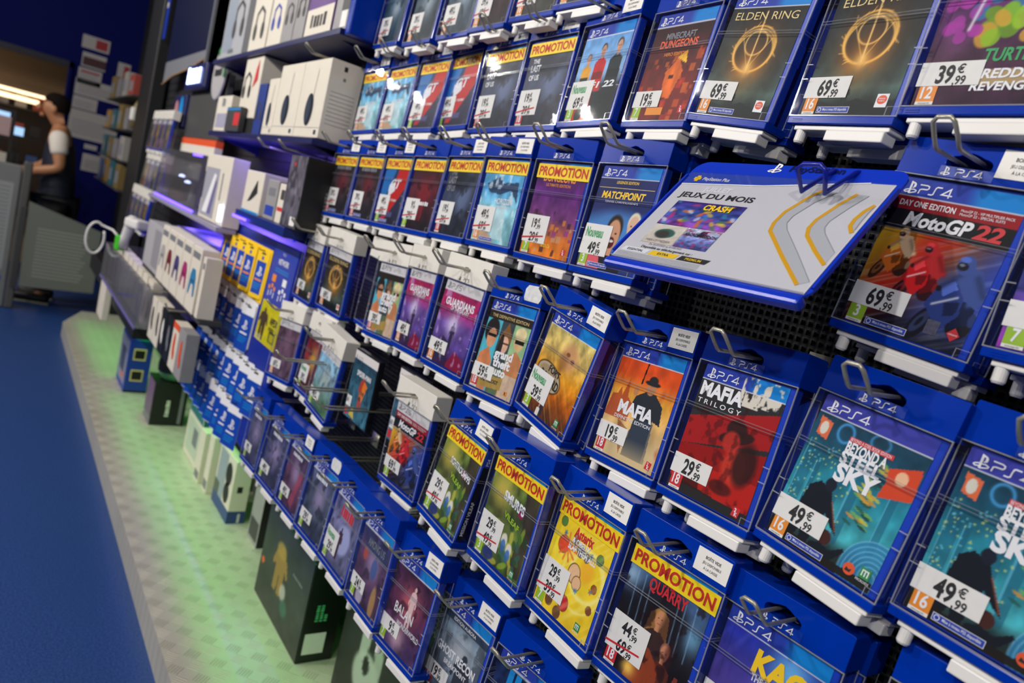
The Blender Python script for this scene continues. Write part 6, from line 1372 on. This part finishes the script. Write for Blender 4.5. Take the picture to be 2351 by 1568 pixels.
# ------------------------------------------------------------------ far end: papers, gate, mall, person
PAP = [(.58, .83, 2.34, 2.47, 'red'), (.60, .82, 2.155, 2.30, 'dark'), (.585, .80, 1.98, 2.14, 'redline'), (.575, 1.05, 1.86, 2.03, 'lines'), (.575, .80, 1.72, 1.85, 'lines'), (.565, 1.02, 1.42, 1.71, 'lines'), (.74, .86, 1.33, 1.38, 'plain'), (.90, 1.05, 1.27, 1.38, 'redline'), (.74, 1.08, 1.10, 1.28, 'lines'), (.93, 1.05, 2.12, 2.3, 'red')]
nm = ['topmost, with a red block', 'second from top, half dark', 'third from top, with a red line', 'wide lined sheet under the red line', 'small lined sheet on the left', 'large lined sheet in the middle', 'tiny label', 'small sheet beside the tiny label', 'lowest wide sheet', 'dim sheet with red block nearest the shelves']
for (a, b, z0, z1, k), n in zip(PAP, nm):
    t = thing('notice_sheet', 'paper notice on the navy wall, %s' % n, 'paper', (-9.198, (a+b)/2, z0), 'papers on the navy wall'); w2 = (b-a)/2; h = z1-z0
    mb = MB(); P = mat('sheet_grey', (168, 164, 164), .7); mb.box(-.001, .0015, -w2, w2, 0, h, P)
    if k == 'red': mb.box(.0016, .002, 0, w2*.85, h*.15, h*.85, mat('sheet_red', (150, 40, 50), .7))
    if k == 'dark': mb.box(.0016, .002, -w2*.9, w2, h*.1, h*.7, mat('sheet_dark', (70, 40, 46), .7))
    if k == 'redline': mb.box(.0016, .002, -w2*.8, w2*.8, h*.72, h*.84, mat('sheet_red', (150, 40, 50), .7))
    if k in ('lines', 'redline'):
        for i in range(8): mb.box(.0016, .002, -w2*.85, w2*(.5+.35*((i*7) % 3)/2), h*(.64-.07*i), h*(.66-.07*i), M['grey'])
    mb.build('sheet', t)
# mall beyond the opening
for i, (y0, y1, z) in enumerate(((.10, .42, 1.80), (.12, .36, 1.71))):
    mb = MB(); mb.chamfer(-11.3, -11.2, y0-.25, y1, z-.02, z+.03, .01, mat('mall_lamp', (255, 226, 180), .4, emit=2.2)); tag(mb.build('strip_lamp'), 'glowing strip lamp in the mall beyond the opening, %s one' % ('upper', 'lower')[i], 'lamp')
t = thing('mall_shelf', 'dark shelf unit of goods in the mall beyond the opening', 'shelf unit', (-11.8, -.1, 0))
mb = MB()
for z in (.5, .9, 1.25, 1.6): mb.box(-.2, .2, -.7, .75, z, z+.019, M['black'])
for y in (-.7, .0, .73): mb.box(-.2, .2, y, y+.02, 0, 1.75, M['black'])
mb.build('frame', t)
for j, z in enumerate((.92, 1.27, 1.62)):
    for i in range(6):
        c, n = fc[(i*5+j*3) % 8]; carton('mall_goods', '%s parcel in the mall shelf, %s tier, %s from the left' % (n, ord_(j), ord_(i)), 'parcel', -11.9, -11.7, -.675+.194*i+.024*(i > 2), -.55+.194*i+.024*(i > 2), z+.001, z+.12+.06*((i*3+j) % 3)/2, mat('toy_'+n.replace(' ', '_'), c, .45), None, 'parcels in the mall shelf')
for i, (y, z, w2, h2) in enumerate(((.02, 1.44, .12, .10), (.17, 1.30, .10, .09), (-.16, 1.47, .10, .05))):
    t = thing('monitor', 'glowing pale blue screen beyond the opening, %s one' % ('upper', 'lower', 'leftmost')[i], 'screen', (-9.9, y, z-.02))
    mb = MB(); mb.chamfer(-.03, 0, -w2/2-.01, w2/2+.01, 0, h2+.02, .004, M['black']); mb.build('housing', t); mb = MB(); mb.box(.0003, .002, -w2/2, w2/2, .01, h2+.01, mat('screen_blue', (150, 185, 225), .3, emit=1.2)); mb.build('screen', t)
    mb = MB(); mb.box(-.03, -.01, -.01, .01, -z+.02, 0, M['black']); mb.build('stand', t)
# anti-theft gate and the swing panel
t = thing('gate_pedestal', 'grey anti-theft gate pedestal at the left frame edge', 'gate', (-6.9, .14, 0))
mb = MB(); mb.chamfer(-.03, .03, -.16, .04, 0, 1.12, .012, mat('gate_grey', (120, 122, 122), .45)); mb.build('panel', t)
mb = MB(); mb.chamfer(-.035, .035, .045, .105, 0, 1.16, .012, mat('gate_dark', (86, 86, 84), .4)); mb.build('post', t)
mb = MB(); mb.box(.031, .032, -.10, .0, .30, .98, mat('gate_paper', (150, 152, 152), .6))
for i in range(18): mb.box(.0321, .0326, -.09, -.02, .94-.03*i, .948-.03*i, M['grey'])
mb.build('notice_print', t); mb = MB(); mb.box(.031, .0325, -.12, .0, .22, .25, M['blueink']); mb.build('label_sticker', t)
t = thing('swing_panel', 'grey swing gate panel with embossed lines in front of the shop assistant', 'gate', (-6.8, .50, .20))
mb = MB(); gp = mat('swing_grey', (112, 116, 108), .5)
P = [(-.24, .0), (.27, .02), (.26, .53), (-.25, .67)]
for s, x in ((1, .012), (-1, -.012)): mb.face([(x, y, z) for y, z in (P if s > 0 else P[::-1])], gp)
for i in range(4): a, b = P[i], P[(i+1) % 4]; mb.face([(-.012, a[0], a[1]), (-.012, b[0], b[1]), (.012, b[0], b[1]), (.012, a[0], a[1])], gp)
mb.build('panel', t); mb = MB()
for i in range(15): mb.box(.0121, .0128, -.17, .18-.012*((i*5) % 4), .47-.027*i, .477-.027*i, mat('swing_line', (160, 164, 154), .5))
mb.build('embossing', t)
mb = MB(); mb.chamfer(-.02, .02, -.30, -.255, -.02, .62, .006, M['dkgrey']); mb.build('hinge_post', t)
mb = MB(); mb.chamfer(-6.76, -6.64, .80, .96, .0, .62, .01, M['black']); tag(mb.build('bollard'), 'black block beside the swing panel at the end of the gondola', 'block')
t = thing('media_shelf', 'low shelf of pale game boxes at the left frame edge', 'shelf unit', (-8.3, -.10, 0))
mb = MB()
for z in (.3, .62, .94, 1.26, 1.5): mb.box(-.15, .15, -.5, .19, z, z+.03, M['black'])
mb.box(-.15, .15, .19, .21, 0, 1.53, M['black']); mb.build('frame', t)
for j, z in enumerate((.33, .65, .97, 1.29)):
    for i in range(4):
        carton('media_box', 'pale game box in the left edge shelf, %s tier, %s from the right' % (ord_(j), ord_(i)), 'media box', -8.28, -8.155, -.03-.14*i, .08-.14*i, z+.001, z+.17, mat(['mb_rose', 'mb_grey', 'mb_cream'][(i+j) % 3], [(190, 160, 160), (150, 150, 156), (196, 190, 176)][(i+j) % 3], .5), None, 'pale game boxes at the left frame edge')

def skin_body(name, joints, edges, mt, parent, root=0, sub=2):
    me = bpy.data.meshes.new(name); me.from_pydata([j[0] for j in joints], edges, [])
    o = bpy.data.objects.new(name, me); COL.objects.link(o)
    sk = o.modifiers.new('s', 'SKIN'); sk.use_smooth_shade = True
    for v, j in zip(me.skin_vertices[0].data, joints):
        r = j[1]; v.radius = r if isinstance(r, tuple) else (r, r)
    me.skin_vertices[0].data[root].use_root = True
    ss = o.modifiers.new('u', 'SUBSURF'); ss.levels = sub; ss.render_levels = sub
    ev = o.evaluated_get(bpy.context.evaluated_depsgraph_get()); m2 = bpy.data.meshes.new_from_object(ev)
    bpy.data.objects.remove(o); m2.name = name; m2.materials.clear(); m2.materials.append(mt)
    m2.polygons.foreach_set('use_smooth', [True]*len(m2.polygons))
    return link(name, m2, parent)
def person():
    # local axes: +y forward, +x the person's right; left arm on the camera side
    t = thing('person', 'person in a dark sleeveless vest over a white t-shirt behind the grey swing panel', 'person', (-7.32, .45, 0), rz=R(170))
    skin = mat('skin', (176, 122, 86), .5)
    J = [((0, 0, .93), (.14, .10)), ((0, .01, 1.10), (.13, .095)), ((0, .02, 1.30), (.15, .10)), ((0, .03, 1.42), (.09, .075)), ((0, .06, 1.49), .052), ((0, .09, 1.55), .060), ((0, .115, 1.61), (.080, .098)), ((0, .105, 1.675), (.070, .086))]
    E = [(0, 1), (1, 2), (2, 3), (3, 4), (4, 5), (5, 6), (6, 7)]
    def chain(start, pts):
        p = start
        for q in pts: J.append(q); E.append((p, len(J)-1)); p = len(J)-1
        return p
    for s in (-1, 1):
        sw = .205*s
        if s < 0: h = chain(3, [((sw*.6, .03, 1.41), .062), ((sw, .02, 1.38), .060), ((sw*1.12, .0, 1.26), .052), ((sw*1.2, -.02, 1.15), .044), ((sw*1.05, .12, 1.10), .042), ((sw*.8, .24, 1.07), .030), ((sw*.72, .29, 1.06), (.040, .020)), ((sw*.68, .33, 1.055), (.036, .017))])
        else: h = chain(3, [((sw*.6, .04, 1.41), .062), ((sw, .05, 1.38), .060), ((sw*1.1, .10, 1.26), .052), ((sw*1.1, .14, 1.14), .044), ((sw*.9, .26, 1.07), .040), ((sw*.6, .35, 1.03), .030), ((sw*.5, .40, 1.025), (.040, .020)), ((sw*.46, .44, 1.02), (.036, .017))])
        hx, hy, hz = J[h][0]
        for f, (dx, ln, r) in enumerate(((-.028, .055, .0085), (-.010, .068, .009), (.009, .064, .009), (.027, .050, .008))):
            chain(h, [((hx+dx, hy+.022, hz-.002), r), ((hx+dx*1.1, hy+.022+ln*.5, hz-.012), r), ((hx+dx*1.05, hy+.022+ln*.85, hz-.034), r*.85)])
        chain(h, [((hx-s*.036, hy-.008, hz-.004), .0105), ((hx-s*.052, hy+.022, hz-.018), .009)])
        chain(0, [((.095*s, 0, .86), .095), ((.105*s, .01, .68), .082), ((.108*s, .02, .49), .058), ((.11*s, .0, .30), .056), ((.112*s, -.02, .10), .040), ((.112*s, .02, .045), (.045, .035)), ((.118*s, .14, .035), (.040, .026))])
    b = skin_body('body', J, E, skin, t)
    bmx = bmesh.new(); bmx.from_mesh(b.data)
    def blob(c, r, sc_):
        ret = bmesh.ops.create_uvsphere(bmx, u_segments=14, v_segments=10, radius=r)
        for v in ret['verts']: v.co = Vector((v.co.x*sc_[0], v.co.y*sc_[1], v.co.z*sc_[2]))+Vector(c)
        for f in {f for v in ret['verts'] for f in v.link_faces}: f.smooth = True
    blob((0, .215, 1.60), .016, (.9, 1.3, 1.5)); blob((0, .185, 1.545), .024, (1.2, .8, .8)); blob((-.082, .10, 1.605), .022, (.5, 1, 1.4)); blob((.082, .10, 1.605), .022, (.5, 1, 1.4))
    bmx.to_mesh(b.data); bmx.free()
    mb = MB()
    for s in (-1, 1): mb.lathe([(.001, .004), (.010, .002), (.012, -.002)], M['ink'], 10, .032*s, .196, 1.632, 'y')
    mb.box(-.024, .024, .196, .204, 1.556, 1.563, mat('lips', (130, 70, 62), .5)); mb.build('face_details', t)
    hair = MB(); n = 18
    prof = [(.001, .155), (.045, .148), (.075, .12), (.092, .08), (.097, .045), (.095, .01), (.088, -.02)]
    bm2 = MB(); bm2.lathe(prof, mat('hair_dark', (24, 18, 16), .9, spec=.1), n)
    V = []
    for x, y, z in bm2.v:
        fwd = y/.097
        if z < .05 and fwd > .2: z = .06+.02*fwd
        V.append((x*.88, y*1.02+.092, z*.86+1.61))
    hair.mesh(V, bm2.f, M['ink'] if 0 else mat('hair_dark', (34, 26, 22), .6)); hair.build('hair', t, True)
    vest = mat('vest_navy', (24, 28, 46), .6)
    skin_body('vest', [((0, 0, .80), (.18, .14)), ((0, 0, .90), (.185, .145)), ((0, .01, 1.02), (.178, .14)), ((0, .02, 1.25), (.185, .135)), ((0, .03, 1.38), (.165, .105)), ((0, .045, 1.455), (.08, .075))], [(0, 1), (1, 2), (2, 3), (3, 4), (4, 5)], vest, t)
    tee = mat('tee_white', (222, 214, 204), .7)
    for s in (-1, 1):
        a = [p[0] for p in J]
        P = [(.13*s, .03, 1.405), (.205*s, .02 if s < 0 else .05, 1.385), (.226*s, .005 if s < 0 else .09, 1.29), (.232*s, -.005 if s < 0 else .105, 1.25)]
        skin_body('sleeve', [(P[0], .075), (P[1], .078), (P[2], .070), (P[3], .066)], [(0, 1), (1, 2), (2, 3)], tee, t)
    skin_body('collar', [((0, .045, 1.44), .064), ((0, .058, 1.475), .058)], [(0, 1)], vest, t)
    tr = mat('trousers_black', (22, 22, 26), .7)
    JT = [((0, 0, .93), (.165, .125))]; ET = []
    for s in (-1, 1):
        p = 0
        for q in (((.095*s, 0, .84), .115), ((.105*s, .01, .66), .098), ((.108*s, .02, .48), .076), ((.11*s, .0, .28), .074), ((.112*s, -.015, .10), .066)):
            JT.append(q); ET.append((p, len(JT)-1)); p = len(JT)-1
    skin_body('trousers', JT, ET, tr, t)
    for s in (-1, 1):
        mb = MB(); mb.chamfer(.112*s-.05, .118*s+.05, -.075, .19, .012, .085, .025, M['black']); mb.chamfer(.112*s-.052, .118*s+.052, -.08, .195, 0, .016, .006, mat('sole_pale', (150, 150, 130), .6)); mb.build('shoe', t, True)
person()

# labels: keep every one within sixteen words
seen = {}
for o in sc.objects:
    if 'label' in o.keys():
        o['label'] = ' '.join(str(o['label']).replace(' - ', ' ').split()[:14])
bpy.context.view_layer.update()
